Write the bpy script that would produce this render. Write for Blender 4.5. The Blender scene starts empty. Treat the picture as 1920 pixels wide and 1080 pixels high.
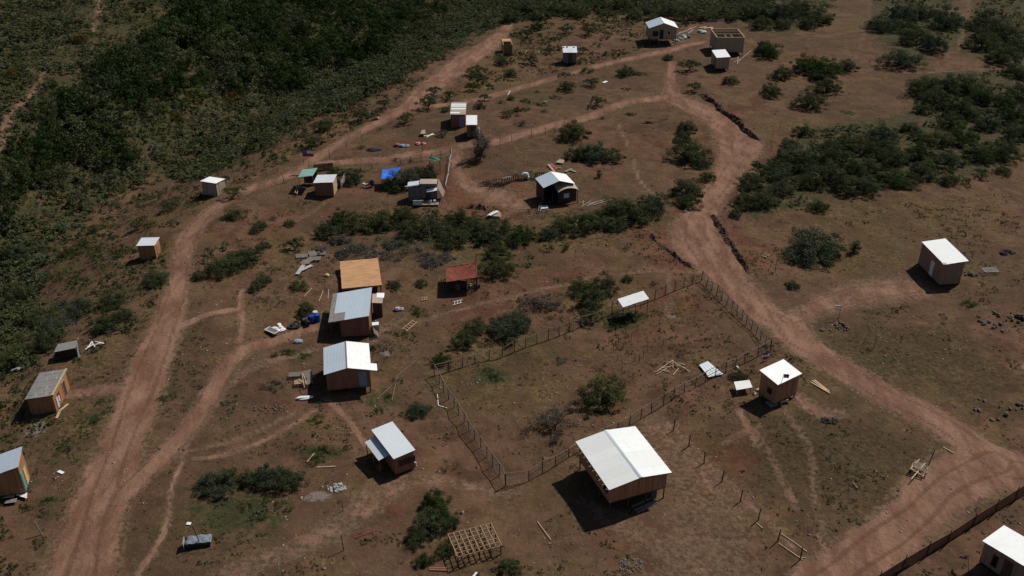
import bpy, math, random
import numpy as np
from math import radians as R
from mathutils import Vector, Matrix

# ------------------------------------------------------------------ camera, sky, sun, exposure
scene = bpy.context.scene
COL = scene.collection
CAMZ, PITCH, FPX, SLOPE = 58.0, R(30), 1800.0, 0.0
cam = bpy.data.objects.new('camera', bpy.data.cameras.new('camera'))
COL.objects.link(cam)
cam.location = (0, 0, CAMZ)
cam.rotation_euler = (R(90) - PITCH, 0, 0)
cam.data.sensor_width = 36
cam.data.lens = FPX / 1920 * 36
cam.data.clip_end = 3000
scene.camera = cam
world = bpy.data.worlds.new('World'); scene.world = world; world.use_nodes = True
SUN_EL, SUN_AZ = R(50), R(40)          # azimuth counted from +x towards +y
nt = world.node_tree
sky = nt.nodes.new('ShaderNodeTexSky'); sky.sky_type = 'NISHITA'; sky.sun_disc = False
sky.sun_elevation = SUN_EL; sky.sun_rotation = R(90) - SUN_AZ
nt.links.new(sky.outputs[0], nt.nodes['Background'].inputs[0])
nt.nodes['Background'].inputs[1].default_value = 0.05
sun = bpy.data.objects.new('sun', bpy.data.lights.new('sun', 'SUN')); COL.objects.link(sun)
sun.data.energy = 4.4; sun.data.angle = R(0.5); sun.data.color = (1, 0.955, 0.88)
sd = Vector((math.cos(SUN_EL) * math.cos(SUN_AZ), math.cos(SUN_EL) * math.sin(SUN_AZ), math.sin(SUN_EL)))
sun.rotation_euler = sd.to_track_quat('Z', 'Y').to_euler(); sun.location = (0, 100, 150)
scene.view_settings.view_transform = 'Standard'; scene.view_settings.look = 'None'
scene.view_settings.gamma = 1; scene.view_settings.exposure = -0.12

# ------------------------------------------------------------------ maths helpers
rng = np.random.default_rng(7); random.seed(7)
def vhash(i, j, s):
    v = np.sin(i * 127.1 + j * 311.7 + s * 74.7) * 43758.5453
    return v - np.floor(v)
def vnoise(x, y, sc, s=0):
    x = np.asarray(x, float) / sc; y = np.asarray(y, float) / sc
    i = np.floor(x); j = np.floor(y); u = x - i; v = y - j
    u = u * u * (3 - 2 * u); v = v * v * (3 - 2 * v)
    return (vhash(i, j, s) * (1 - u) + vhash(i + 1, j, s) * u) * (1 - v) + (vhash(i, j + 1, s) * (1 - u) + vhash(i + 1, j + 1, s) * u) * v
Fv = np.array([0, math.cos(PITCH), -math.sin(PITCH)]); Uv = np.array([0, math.sin(PITCH), math.cos(PITCH)]); Cv = np.array([0, 0, CAMZ])
def ray(px, py):
    px = np.asarray(px, float); py = np.asarray(py, float)
    return Fv + np.multiply.outer((px - 960) / FPX, np.array([1., 0, 0])) + np.multiply.outer((540 - py) / FPX, Uv)
def base_pt(px, py):
    r = ray(px, py); t = CAMZ / (SLOPE * r[..., 1] - r[..., 2]); return Cv + r * t[..., None] if np.ndim(t) else Cv + r * t
def proj(P):
    d = np.asarray(P, float) - Cv; z = d @ Fv
    return 960 + FPX * d[..., 0] / z, 540 - FPX * (d @ Uv) / z
def seg_dist(x, y, P):
    """distance to polyline P (N,2) with interpolated extra column(s)"""
    best = np.full(x.shape, 1e9); ext = np.zeros(x.shape); side = np.zeros(x.shape)
    for a, b in zip(P[:-1], P[1:]):
        d = b[:2] - a[:2]; L = d @ d + 1e-9
        t = np.clip(((x - a[0]) * d[0] + (y - a[1]) * d[1]) / L, 0, 1)
        q = np.hypot(x - a[0] - t * d[0], y - a[1] - t * d[1])
        m = q < best
        best[m] = q[m]
        if len(a) > 2: ext[m] = (a[2] + t * (b[2] - a[2]))[m]
        side[m] = (d[0] * (y - a[1]) - d[1] * (x - a[0]))[m]
    return best, ext, side
RAV = np.array([base_pt(*q)[:2] for q in [(-260, 590), (0, 425), (250, 275), (480, 140), (700, 40), (860, -35), (1000, -90)]])
def terrain(x, y):
    x = np.asarray(x, float); y = np.asarray(y, float)
    sh = np.broadcast(x, y).shape
    x = np.broadcast_to(x, sh).ravel(); y = np.broadcast_to(y, sh).ravel()
    z = SLOPE * y + 0.30 * np.sin(x * .11 + y * .05 + 1) + .25 * np.sin(y * .13 - x * .06) + .12 * np.sin(x * .31 + 2) * np.sin(y * .27) + .05 * np.sin(x * .8 + y * .5) + .12 * (vnoise(x, y, 1.7, 1) - .5) + .3 * (vnoise(x, y, 6, 2) - .5)
    d, _, s = seg_dist(x, y, RAV)
    fade = np.clip((y - 30) / 60, 0, 1)
    z = z - 7.5 * np.exp(-(d / 17) ** 2) * fade
    far = (s > 0)
    z = z + np.where(far, 0.16 * np.maximum(0, d - 8), 0) * fade + np.where(far, 1, 0) * 1.2 * (vnoise(x, y, 22, 3) - .5) * np.clip(d / 20, 0, 1)
    z = z + np.clip((y - 300) / 200, 0, 3) ** 1.5 * 22
    return z.reshape(sh) if sh else float(z[0])
def tz(x, y): return float(terrain(np.array([x]), np.array([y]))[0])
def cast(px, py, h=0.0):
    """picture point -> point on the terrain raised by h"""
    px = np.atleast_1d(np.asarray(px, float)); py = np.atleast_1d(np.asarray(py, float))
    r = ray(px, py); lo = np.full(px.shape, 25.0); hi = np.full(px.shape, 700.0); done = np.zeros(px.shape, bool)
    t = 25.0
    while t < 600 and not done.all():
        P = Cv + r * t
        hit = (P[:, 2] < terrain(P[:, 0], P[:, 1]) + h) & ~done
        hi[hit] = t; done |= hit; lo[~done] = t; t += 3.0
    for _ in range(16):
        m = (lo + hi) / 2; P = Cv + r * m[:, None]
        b = P[:, 2] < terrain(P[:, 0], P[:, 1]) + h
        hi = np.where(b, m, hi); lo = np.where(b, lo, m)
    return Cv + r * hi[:, None]
def at(px, py, h=0.0): return Vector(cast(px, py, h)[0])
def atz(px, py, z):
    r = ray(px, py); return Vector(Cv + r * ((z - CAMZ) / r[2]))
def inpoly(x, y, P):
    c = np.zeros(np.shape(x), bool); n = len(P)
    for i in range(n):
        x1, y1 = P[i]; x2, y2 = P[(i + 1) % n]
        k = ((y1 > y) != (y2 > y)) & (x < (x2 - x1) * (y - y1) / (y2 - y1 + 1e-12) + x1)
        c ^= k
    return c

# ------------------------------------------------------------------ materials
def mat(name, col=(.5, .5, .5), rough=.8, metal=0., spec=.3):
    m = bpy.data.materials.new(name); m.use_nodes = True
    b = m.node_tree.nodes['Principled BSDF']
    b.inputs['Base Color'].default_value = (*col, 1); b.inputs['Roughness'].default_value = rough
    b.inputs['Metallic'].default_value = metal; b.inputs['Specular IOR Level'].default_value = spec
    return m
class NT:
    def __init__(s, m): s.t = m.node_tree; s.b = s.t.nodes['Principled BSDF']
    def n(s, k, **kw):
        o = s.t.nodes.new('ShaderNode' + k)
        for a, v in kw.items():
            if a in ('_i',):
                for i, q in v.items(): o.inputs[i].default_value = q
            else: setattr(o, a, v)
        return o
    def l(s, a, b): s.t.links.new(a, b)
    def noise(s, vec, scale, detail=3, rough=.55, dist=0):
        o = s.n('TexNoise'); o.inputs['Scale'].default_value = scale; o.inputs['Detail'].default_value = detail
        o.inputs['Roughness'].default_value = rough; o.inputs['Distortion'].default_value = dist
        if vec is not None: s.l(vec, o.inputs['Vector'])
        return o.outputs['Fac']
    def ramp(s, fac, stops):
        o = s.n('ValToRGB'); e = o.color_ramp.elements
        while len(e) < len(stops): e.new(.5)
        for q, (p, c) in zip(e, stops): q.position = p; q.color = (*c, 1) if len(c) == 3 else c
        s.l(fac, o.inputs[0]); return o.outputs[0]
    def mix(s, fac, a, b, mode='MIX'):
        o = s.n('Mix', data_type='RGBA', blend_type=mode)
        for q, k in ((fac, 0), (a, 6), (b, 7)):
            if hasattr(q, 'links'): s.l(q, o.inputs[k])
            else: o.inputs[k].default_value = q if k == 0 else (*q, 1)
        return o.outputs[2]
    def math(s, op, a, b=None, clamp=False):
        o = s.n('Math', operation=op, use_clamp=clamp)
        for k, q in enumerate((a, b)):
            if q is None: continue
            if hasattr(q, 'links'): s.l(q, o.inputs[k])
            else: o.inputs[k].default_value = q
        return o.outputs[0]
    def step(s, v, a, b):
        o = s.n('MapRange', interpolation_type='SMOOTHSTEP'); s.l(v, o.inputs[0])
        o.inputs[1].default_value = a; o.inputs[2].default_value = b
        return o.outputs[0]
    def bump(s, h, st, dist):
        o = s.n('Bump'); o.inputs['Strength'].default_value = st; o.inputs['Distance'].default_value = dist
        s.l(h, o.inputs['Height']); s.l(o.outputs[0], s.b.inputs['Normal'])

def ground_material():
    m = mat('hillside_ground', rough=.95, spec=.1); g = NT(m)
    P = g.n('TexCoord').outputs['Object']
    A = lambda nm: g.n('Attribute', attribute_name=nm).outputs['Fac']
    big = g.noise(P, .045, 4); med = g.noise(P, .35, 5, .62); fin = g.noise(P, 2.2, 4, .7); fin2 = g.noise(P, 6.5, 3, .75)
    mp = g.n('Mapping'); mp.inputs['Scale'].default_value = (.5, 2.6, 1); mp.inputs['Rotation'].default_value = (0, 0, .35); g.l(P, mp.inputs[0])
    ter = g.noise(mp.outputs[0], .55, 4, .6)      # cattle-terrace streaks along the contour
    soil = g.mix(g.step(med, .35, .66), (0.0728, 0.0385, 0.0234), (0.1373, 0.0761, 0.0451))
    soil = g.mix(g.step(big, .42, .62), soil, (0.0894, 0.0520, 0.0324))
    soil = g.mix(g.math('MULTIPLY', g.step(g.noise(P, .9, 6, .7), .55, .72), .6), soil, (0.1716, 0.1039, 0.0649))
    soil = g.mix(g.step(A('red'), .15, .8), soil, g.mix(g.step(med, .3, .7), (0.0853, 0.0327, 0.0198), (0.1508, 0.0616, 0.0361)))
    # dry grass
    gm = g.math('ADD', g.math('MULTIPLY', g.noise(P, .12, 5, .6), .75), g.math('MULTIPLY', fin, .35))
    gm = g.math('ADD', gm, g.math('MULTIPLY', A('dry'), .3))
    gm = g.math('ADD', gm, g.math('MULTIPLY', g.math('SUBTRACT', ter, .5), .5))
    dry = g.mix(g.step(fin, .35, .65), (0.0541, 0.0365, 0.0153), (0.1560, 0.1059, 0.0433))
    dry = g.mix(g.step(g.noise(P, .22, 3), .45, .65), dry, (0.0853, 0.0520, 0.0243))
    c = g.mix(g.math('MULTIPLY', g.step(gm, .50, .72), .8), soil, dry)
    # olive mottling of low herbs everywhere, thicker where 'green' says so
    mo = g.math('ADD', g.noise(P, .55, 6, .72), g.math('MULTIPLY', g.math('SUBTRACT', big, .5), .5))
    c = g.mix(g.math('MULTIPLY', g.step(mo, .53, .62), .55), c, (0.0478, 0.0365, 0.0163))
    dk = g.math('ADD', A('dark'), g.math('MULTIPLY', g.math('SUBTRACT', g.noise(P, .45, 6, .72), .5), 1.9))
    c = g.mix(g.math('MULTIPLY', g.step(dk, .30, .85), .8), c, g.mix(g.step(fin, .35, .65), (0.0354, 0.0231, 0.0127), (0.0770, 0.0539, 0.0253)))
    gr = g.math('ADD', A('green'), g.math('MULTIPLY', g.math('SUBTRACT', g.noise(P, .7, 6, .72), .5), 2.0))
    grc = g.mix(g.step(fin, .3, .7), (.016, .023, .008), (.046, .054, .019))
    c = g.mix(g.math('MULTIPLY', g.step(gr, .40, .80), .85), c, grc)
    # pale scrape / ash
    pa = g.math('ADD', A('pale'), g.math('MULTIPLY', g.math('SUBTRACT', fin, .5), 1.3))
    c = g.mix(g.math('MULTIPLY', g.step(pa, .42, .8), .8), c, (.20, .165, .145))
    # roads
    mp2 = g.n('Mapping'); mp2.inputs['Scale'].default_value = (1, .35, 1); g.l(P, mp2.inputs[0])
    rc = g.mix(g.step(g.noise(mp2.outputs[0], .5, 6, .68), .35, .66), (.142, .072, .045), (.250, .142, .096))
    rc = g.mix(g.math('MULTIPLY', g.step(fin, .52, .72), .45), rc, (.105, .058, .038))
    rd = g.math('ADD', A('road'), g.math('MULTIPLY', g.math('SUBTRACT', g.noise(P, .5, 6, .75), .5), 1.35))
    rd = g.math('ADD', rd, g.math('MULTIPLY', g.math('SUBTRACT', fin, .5), .55))
    sh = g.math('ADD', A('road'), g.math('MULTIPLY', g.math('SUBTRACT', g.noise(P, 1.1, 6, .75), .5), 1.5))
    c = g.mix(g.math('MULTIPLY', g.step(sh, .12, .40), .55), c, g.mix(g.step(fin, .4, .6), (.085, .056, .034), (.175, .120, .078)))
    rc = g.mix(g.math('MULTIPLY', g.step(g.math('ADD', A('rut'), g.math('MULTIPLY', g.math('SUBTRACT', med, .5), 1.2)), .35, .85), .55), rc, (.098, .052, .032))
    c = g.mix(g.step(rd, .38, .66), c, rc)
    inroad = g.step(A('road'), .5, .9)
    # speckle of clods and litter, overall
    c = g.mix(g.math('MULTIPLY', g.step(fin2, .55, .70), g.math('SUBTRACT', .5, g.math('MULTIPLY', inroad, .35))), c, g.mix(.35, c, (.020, .013, .009)))
    c = g.mix(g.math('MULTIPLY', g.step(g.noise(P, 3.3, 2, .8), .62, .72), .4), c, (.20, .15, .11))
    g.l(c, g.b.inputs['Base Color'])
    h = g.math('ADD', g.math('MULTIPLY', med, .6), g.math('MULTIPLY', fin, .25)); h = g.math('ADD', h, g.math('MULTIPLY', fin2, .10))
    g.bump(h, 1., .5)
    return m
M_ground = ground_material()

def wall_material(name, c1, c2, plank=6.0, axis=0, rough=.8):
    m = mat(name, rough=rough, spec=.2); g = NT(m)
    P = g.n('TexCoord').outputs['Object']
    mp = g.n('Mapping'); mp.inputs['Scale'].default_value = (1, 1, .12) if axis == 0 else (.15, 1, 1); g.l(P, mp.inputs[0])
    n1 = g.noise(mp.outputs[0], 3.5, 3, .6); n2 = g.noise(P, .9, 3)
    c = g.mix(g.step(n1, .35, .65), c1, c2)
    sep = g.n('SeparateXYZ'); g.l(P, sep.inputs[0])
    u = g.math('ADD', sep.outputs[0], sep.outputs[1]) if axis == 0 else sep.outputs[2]
    fr = g.math('FRACT', g.math('MULTIPLY', u, plank))
    line = g.math('LESS_THAN', fr, .08)
    c = g.mix(g.math('MULTIPLY', line, .55), c, tuple(q * .35 for q in c1))
    c = g.mix(g.math('MULTIPLY', g.step(n2, .5, .75), .3), c, tuple(q * .55 for q in c1))
    g.l(c, g.b.inputs['Base Color'])
    g.bump(g.math('SUBTRACT', n1, line), .3, .02)
    return m
def roof_material(name, col, rough=.42, metal=.25, dirt=.25, axis=0, rust=(.42, .36, .30)):
    """corrugated sheet; 'tone' varies it sheet by sheet and carries shading painted on left gable slopes"""
    m = mat(name, rough=rough, metal=metal, spec=.5); g = NT(m)
    P = g.n('TexCoord').outputs['Object']
    t = g.n('Attribute', attribute_name='tone').outputs['Fac']
    sep = g.n('SeparateXYZ'); g.l(P, sep.inputs[0])
    u = sep.outputs[axis]
    w = g.math('SINE', g.math('MULTIPLY', u, 2 * math.pi / .15))
    n = g.noise(P, 1.1, 4, .6); mp = g.n('Mapping'); mp.inputs['Scale'].default_value = (1, .2, 1) if axis == 0 else (.2, 1, 1); g.l(P, mp.inputs[0])
    st = g.noise(mp.outputs[0], 5, 3)
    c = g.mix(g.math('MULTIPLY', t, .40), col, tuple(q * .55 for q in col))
    c = g.mix(g.math('MULTIPLY', g.step(n, .45, .75), dirt), c, tuple(a * b * 1.5 for a, b in zip(col, rust)))
    c = g.mix(g.math('MULTIPLY', g.step(st, .5, .8), dirt), c, tuple(q * .62 for q in col))
    g.l(c, g.b.inputs['Base Color'])
    g.l(g.math('ADD', rough - .08, g.math('MULTIPLY', n, .22)), g.b.inputs['Roughness'])
    g.bump(w, .18, .02)
    return m
def leaf_material(name, c1, c2, c3, tr=.25):
    m = mat(name, rough=.85, spec=.08); g = NT(m)
    t = g.n('Attribute', attribute_name='tone').outputs['Fac']; oi = g.n('ObjectInfo').outputs['Random']
    c = g.mix(g.step(t, .15, .85), c1, c2)
    c = g.mix(g.math('MULTIPLY', oi, .7), c, c3)
    g.l(c, g.b.inputs['Base Color'])
    tl = g.n('BsdfTranslucent'); g.l(c, tl.inputs[0]); mx = g.n('MixShader'); mx.inputs[0].default_value = tr
    g.l(g.b.outputs[0], mx.inputs[1]); g.l(tl.outputs[0], mx.inputs[2])
    g.l(mx.outputs[0], g.t.nodes['Material Output'].inputs[0])
    return m
def rough_material(name, c1, c2, scale=3, rough=.85, bump=.3, metal=0):
    m = mat(name, rough=rough, spec=.25, metal=metal); g = NT(m); P = g.n('TexCoord').outputs['Object']
    n = g.noise(P, scale, 4, .65); g.l(g.mix(g.step(n, .3, .7), c1, c2), g.b.inputs['Base Color']); g.bump(n, bump, .05)
    return m
M = dict(
    orange=wall_material('orange_plywood', (0.306, 0.140, 0.060), (0.374, 0.187, 0.085), 1.64),
    tan=wall_material('tan_board', (0.333, 0.161, 0.086), (0.402, 0.207, 0.115), 1.64),
    brown=wall_material('brown_board', (0.200, 0.095, 0.055), (0.270, 0.135, 0.080), 5),
    pale=wall_material('pale_board', (0.326, 0.259, 0.182), (0.384, 0.307, 0.221), 1.3),
    pink=wall_material('pinkish_board', (0.276, 0.175, 0.133), (0.322, 0.212, 0.166), 1.64),
    grey=wall_material('grey_panel', (0.136, 0.132, 0.128), (0.176, 0.168, 0.160), 1.2),
    dark=wall_material('dark_stained_wood', (.060, .040, .032), (.10, .065, .048), 5),
    redwood=wall_material('red_brown_board', (0.223, 0.097, 0.067), (0.301, 0.137, 0.092), 4),
    deck=wall_material('fresh_plank', (0.425, 0.230, 0.111), (0.527, 0.306, 0.153), 4.5, 1),
    lumber=rough_material('raw_lumber', (.36, .25, .155), (.50, .36, .23), 4),
    greywood=rough_material('weathered_wood', (.17, .145, .12), (.27, .235, .20), 5),
    post=rough_material('dark_post_wood', (.050, .034, .027), (.095, .06, .045), 6),
    rail=rough_material('peeled_rail', (.13, .09, .065), (.24, .175, .13), 5),
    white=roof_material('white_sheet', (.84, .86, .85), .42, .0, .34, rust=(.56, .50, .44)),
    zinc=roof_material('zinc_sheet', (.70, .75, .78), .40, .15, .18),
    blue=roof_material('bluish_sheet', (.56, .65, .72), .40, .20, .20),  # the blue also carries the sky reflection of left gable slopes
    fiber=roof_material('fibre_cement', (.23, .215, .20), .85, 0, .35),
    rustsheet=roof_material('tan_sheet', (.40, .33, .26), .8, 0, .3),
    green=rough_material('green_tarp', (.16, .33, .27), (.28, .48, .40), 2, .5),
    deepgreen=rough_material('green_net', (.02, .16, .10), (.04, .26, .17), 3, .6),
    bluetarp=rough_material('blue_tarp', (.02, .12, .55), (.05, .22, .75), 2, .45),
    rednet=rough_material('red_netting', (.10, .045, .022), (.26, .050, .034), 1.6, .8),
    darkglass=mat('dark_opening', (.012, .012, .014), .25, 0, .5),
    black=rough_material('black_plastic', (.012, .012, .014), (.03, .03, .03), 5, .4),
    teal=mat('teal_paint', (.03, .30, .27), .6), yellow=mat('yellow_paint', (.60, .38, .12), .7),
    bluegrey=rough_material('blue_grey_door', (.20, .24, .29), (.24, .28, .33), 2),
    whitepaint=rough_material('white_paint', (.66, .66, .64), (.78, .78, .76), 3, .6),
    fw=mat('flag_white', (.78, .78, .78), .8), fr=mat('flag_red', (.45, .025, .04), .8), fb=mat('flag_blue', (.03, .07, .30), .8),
    redcloth=rough_material('red_cloth', (.40, .06, .07), (.55, .35, .35), 7), bluep=mat('blue_plastic', (.02, .05, .32), .4),
    rock=rough_material('grey_rock', (.070, .050, .037), (.165, .125, .095), 4), rubber=mat('tyre_rubber', (.02, .02, .022), .7),
    dirt=rough_material('turned_earth', (.048, .026, .018), (.11, .058, .038), 2.5, .95, .8),
    char=rough_material('charred_wood', (.012, .011, .010), (.06, .055, .05), 6),
    wire=mat('fence_wire', (.20, .18, .16), .6, .3), ash=rough_material('ash_grey', (.25, .24, .24), (.45, .44, .44), 5),
    bark=rough_material('bark', (.055, .042, .034), (.12, .095, .078), 6), twig=rough_material('grey_twig', (.10, .088, .078), (.19, .17, .155), 6),
    straw=rough_material('straw', (.26, .20, .10), (.40, .32, .17), 5),
    flower=mat('yellow_cloth', (.60, .55, .10), .7),
    leafA=leaf_material('dark_leaf', (.032, .042, .016), (.094, .110, .044), (.064, .074, .038)),
    leafB=leaf_material('olive_leaf', (.044, .054, .018), (.108, .122, .046), (.070, .082, .036)),
    leafG=leaf_material('bright_leaf', (.022, .042, .012), (.062, .092, .026), (.042, .062, .020)),
    leafW=leaf_material('wood_leaf', (.012, .025, .006), (.044, .072, .018), (.026, .042, .012)),
    leafS=leaf_material('grey_leaf', (.060, .060, .048), (.125, .125, .105), (.08, .075, .066)),
    leafC=leaf_material('blue_green_leaf', (.036, .050, .028), (.080, .104, .056), (.056, .070, .042)),
    leafD=leaf_material('dry_twig_leaf', (.045, .038, .030), (.105, .092, .075), (.07, .06, .05)), oldlumber=rough_material('brown_lumber', (.26, .17, .10), (.38, .26, .16), 4),
    leafE=leaf_material('pale_scrub_leaf', (.052, .064, .030), (.122, .140, .064), (.085, .095, .055)),
    leafO=leaf_material('ochre_leaf', (.07, .050, .014), (.16, .10, .026), (.08, .065, .024)),
    leafY=leaf_material('lime_leaf', (.08, .11, .025), (.17, .20, .06), (.12, .14, .05)),
)
M['flatgreytone'] = M['fiber']

# ------------------------------------------------------------------ object helpers
def tag(o, label=None, cat=None, group=None, kind=None):
    if label: o['label'] = label
    if cat: o['category'] = cat
    if group: o['group'] = group
    if kind: o['kind'] = kind
    return o
def mesh_np(name, V, Fq, material, parent=None, attrs=None, smooth=False, link=True):
    V = np.asarray(V, np.float32); Fq = np.asarray(Fq, np.int32); k = Fq.shape[1]
    me = bpy.data.meshes.new(name); me.vertices.add(len(V)); me.vertices.foreach_set('co', V.ravel())
    me.loops.add(Fq.size); me.loops.foreach_set('vertex_index', Fq.ravel())
    me.polygons.add(len(Fq)); me.polygons.foreach_set('loop_start', np.arange(0, Fq.size, k, dtype=np.int32))
    me.update(calc_edges=True); me.validate()
    for a, v in (attrs or {}).items():
        at_ = me.attributes.new(a, 'FLOAT', 'POINT'); at_.data.foreach_set('value', np.asarray(v, np.float32))
    if smooth: me.polygons.foreach_set('use_smooth', np.ones(len(Fq), bool))
    for mm in (material if isinstance(material, (list, tuple)) else [material]): me.materials.append(mm)
    o = bpy.data.objects.new(name, me)
    if link: COL.objects.link(o)
    if parent is not None: o.parent = parent
    return o
class MB:
    def __init__(s): s.v = []; s.f = []; s.t = []; s.m = []
    def add(s, V, F, tone=0., mi=0):
        b = len(s.v); s.v += [tuple(q) for q in V]; s.f += [tuple(b + i for i in f) for f in F]; s.t += [tone] * len(V); s.m += [mi] * len(F)
        return s
    def box(s, c, d, rz=0, tone=0., mi=0):
        x, y, z = (q / 2 for q in d); cr, sr = math.cos(rz), math.sin(rz)
        V = [(c[0] + a * x * cr - b * y * sr, c[1] + a * x * sr + b * y * cr, c[2] + e * z) for a, b, e in ((-1, -1, -1), (1, -1, -1), (1, 1, -1), (-1, 1, -1), (-1, -1, 1), (1, -1, 1), (1, 1, 1), (-1, 1, 1))]
        return s.add(V, [(0, 3, 2, 1), (4, 5, 6, 7), (0, 1, 5, 4), (1, 2, 6, 5), (2, 3, 7, 6), (3, 0, 4, 7)], tone, mi)
    def beam(s, p, q, w=.08, h=None, tone=0., mi=0):
        p = Vector(p); q = Vector(q); h = h or w; d = (q - p)
        if d.length < 1e-6: return s
        d.normalize(); up = Vector((0, 0, 1)) if abs(d.z) < .95 else Vector((0, 1, 0))
        a = d.cross(up).normalized(); b = a.cross(d).normalized()
        V = [r + a * (i * w / 2) + b * (j * h / 2) for r in (p, q) for i, j in ((-1, -1), (1, -1), (1, 1), (-1, 1))]
        return s.add(V, [(3, 2, 1, 0), (4, 5, 6, 7), (0, 1, 5, 4), (1, 2, 6, 5), (2, 3, 7, 6), (3, 0, 4, 7)], tone, mi)
    def pole(s, p, q, r0=.05, r1=None, n=7, tone=0., mi=0):
        p = Vector(p); q = Vector(q); r1 = r0 if r1 is None else r1; d = (q - p).normalized()
        up = Vector((0, 0, 1)) if abs(d.z) < .95 else Vector((0, 1, 0)); a = d.cross(up).normalized(); b = a.cross(d)
        V = [c + (a * math.cos(2 * math.pi * i / n) + b * math.sin(2 * math.pi * i / n)) * r for c, r in ((p, r0), (q, r1)) for i in range(n)]
        F = [(i, (i + 1) % n, n + (i + 1) % n, n + i) for i in range(n)] + [tuple(range(n - 1, -1, -1)), tuple(range(n, 2 * n))]
        return s.add(V, F, tone, mi)
    def slab(s, Q, th=.03, tone=0., mi=0):
        """quad corners (top side), thickness downward"""
        Q = [Vector(q) for q in Q]; n = len(Q); V = Q + [q - Vector((0, 0, th)) for q in Q]
        F = [tuple(range(n)), tuple(range(2 * n - 1, n - 1, -1))] + [(i, n + i, n + (i + 1) % n, (i + 1) % n) for i in range(n)]
        return s.add(V, F, tone, mi)
    def blob(s, c, r, seed=0, mi=0, tone=0.):
        rr = random.Random(seed); V = []; n = 6
        for k, zz in enumerate((-.6, .1, .7)):
            rad = math.sqrt(1 - zz * zz)
            for i in range(n):
                a = 2 * math.pi * i / n + k * .5; j = rr.uniform(.75, 1.2)
                V.append((c[0] + r[0] * rad * math.cos(a) * j, c[1] + r[1] * rad * math.sin(a) * j, c[2] + r[2] * zz * rr.uniform(.8, 1.15)))
        V.append((c[0], c[1], c[2] - r[2] * .8)); V.append((c[0], c[1], c[2] + r[2]))
        F = []
        for k in (0, 1):
            for i in range(n):
                a, b = k * n + i, k * n + (i + 1) % n; F += [(a, b, b + n), (a, b + n, a + n)]
        for i in range(n): F += [(3 * n, (i + 1) % n, i), (3 * n + 1, 2 * n + i, 2 * n + (i + 1) % n)]
        return s.add(V, F, tone, mi)
    def build(s, name, material, parent=None, loc=None, rz=None, smooth=False):
        me = bpy.data.meshes.new(name); me.from_pydata(s.v, [], s.f)
        a = me.attributes.new('tone', 'FLOAT', 'POINT'); a.data.foreach_set('value', np.array(s.t, np.float32))
        mats = material if isinstance(material, (list, tuple)) else [material]
        for q in mats: me.materials.append(M[q] if isinstance(q, str) else q)
        if len(mats) > 1: me.polygons.foreach_set('material_index', np.array(s.m, np.int32))
        if smooth: me.polygons.foreach_set('use_smooth', np.ones(len(s.f), bool))
        o = bpy.data.objects.new(name, me); COL.objects.link(o)
        if parent is not None: o.parent = parent
        if loc is not None: o.location = loc
        if rz is not None: o.rotation_euler = (0, 0, rz)
        return o
def empty(name, loc, rz=0, label=None, cat=None, group=None):
    o = bpy.data.objects.new(name, None); COL.objects.link(o); o.location = loc; o.rotation_euler = (0, 0, rz); o.empty_display_size = .3
    return tag(o, label, cat, group)

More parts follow.
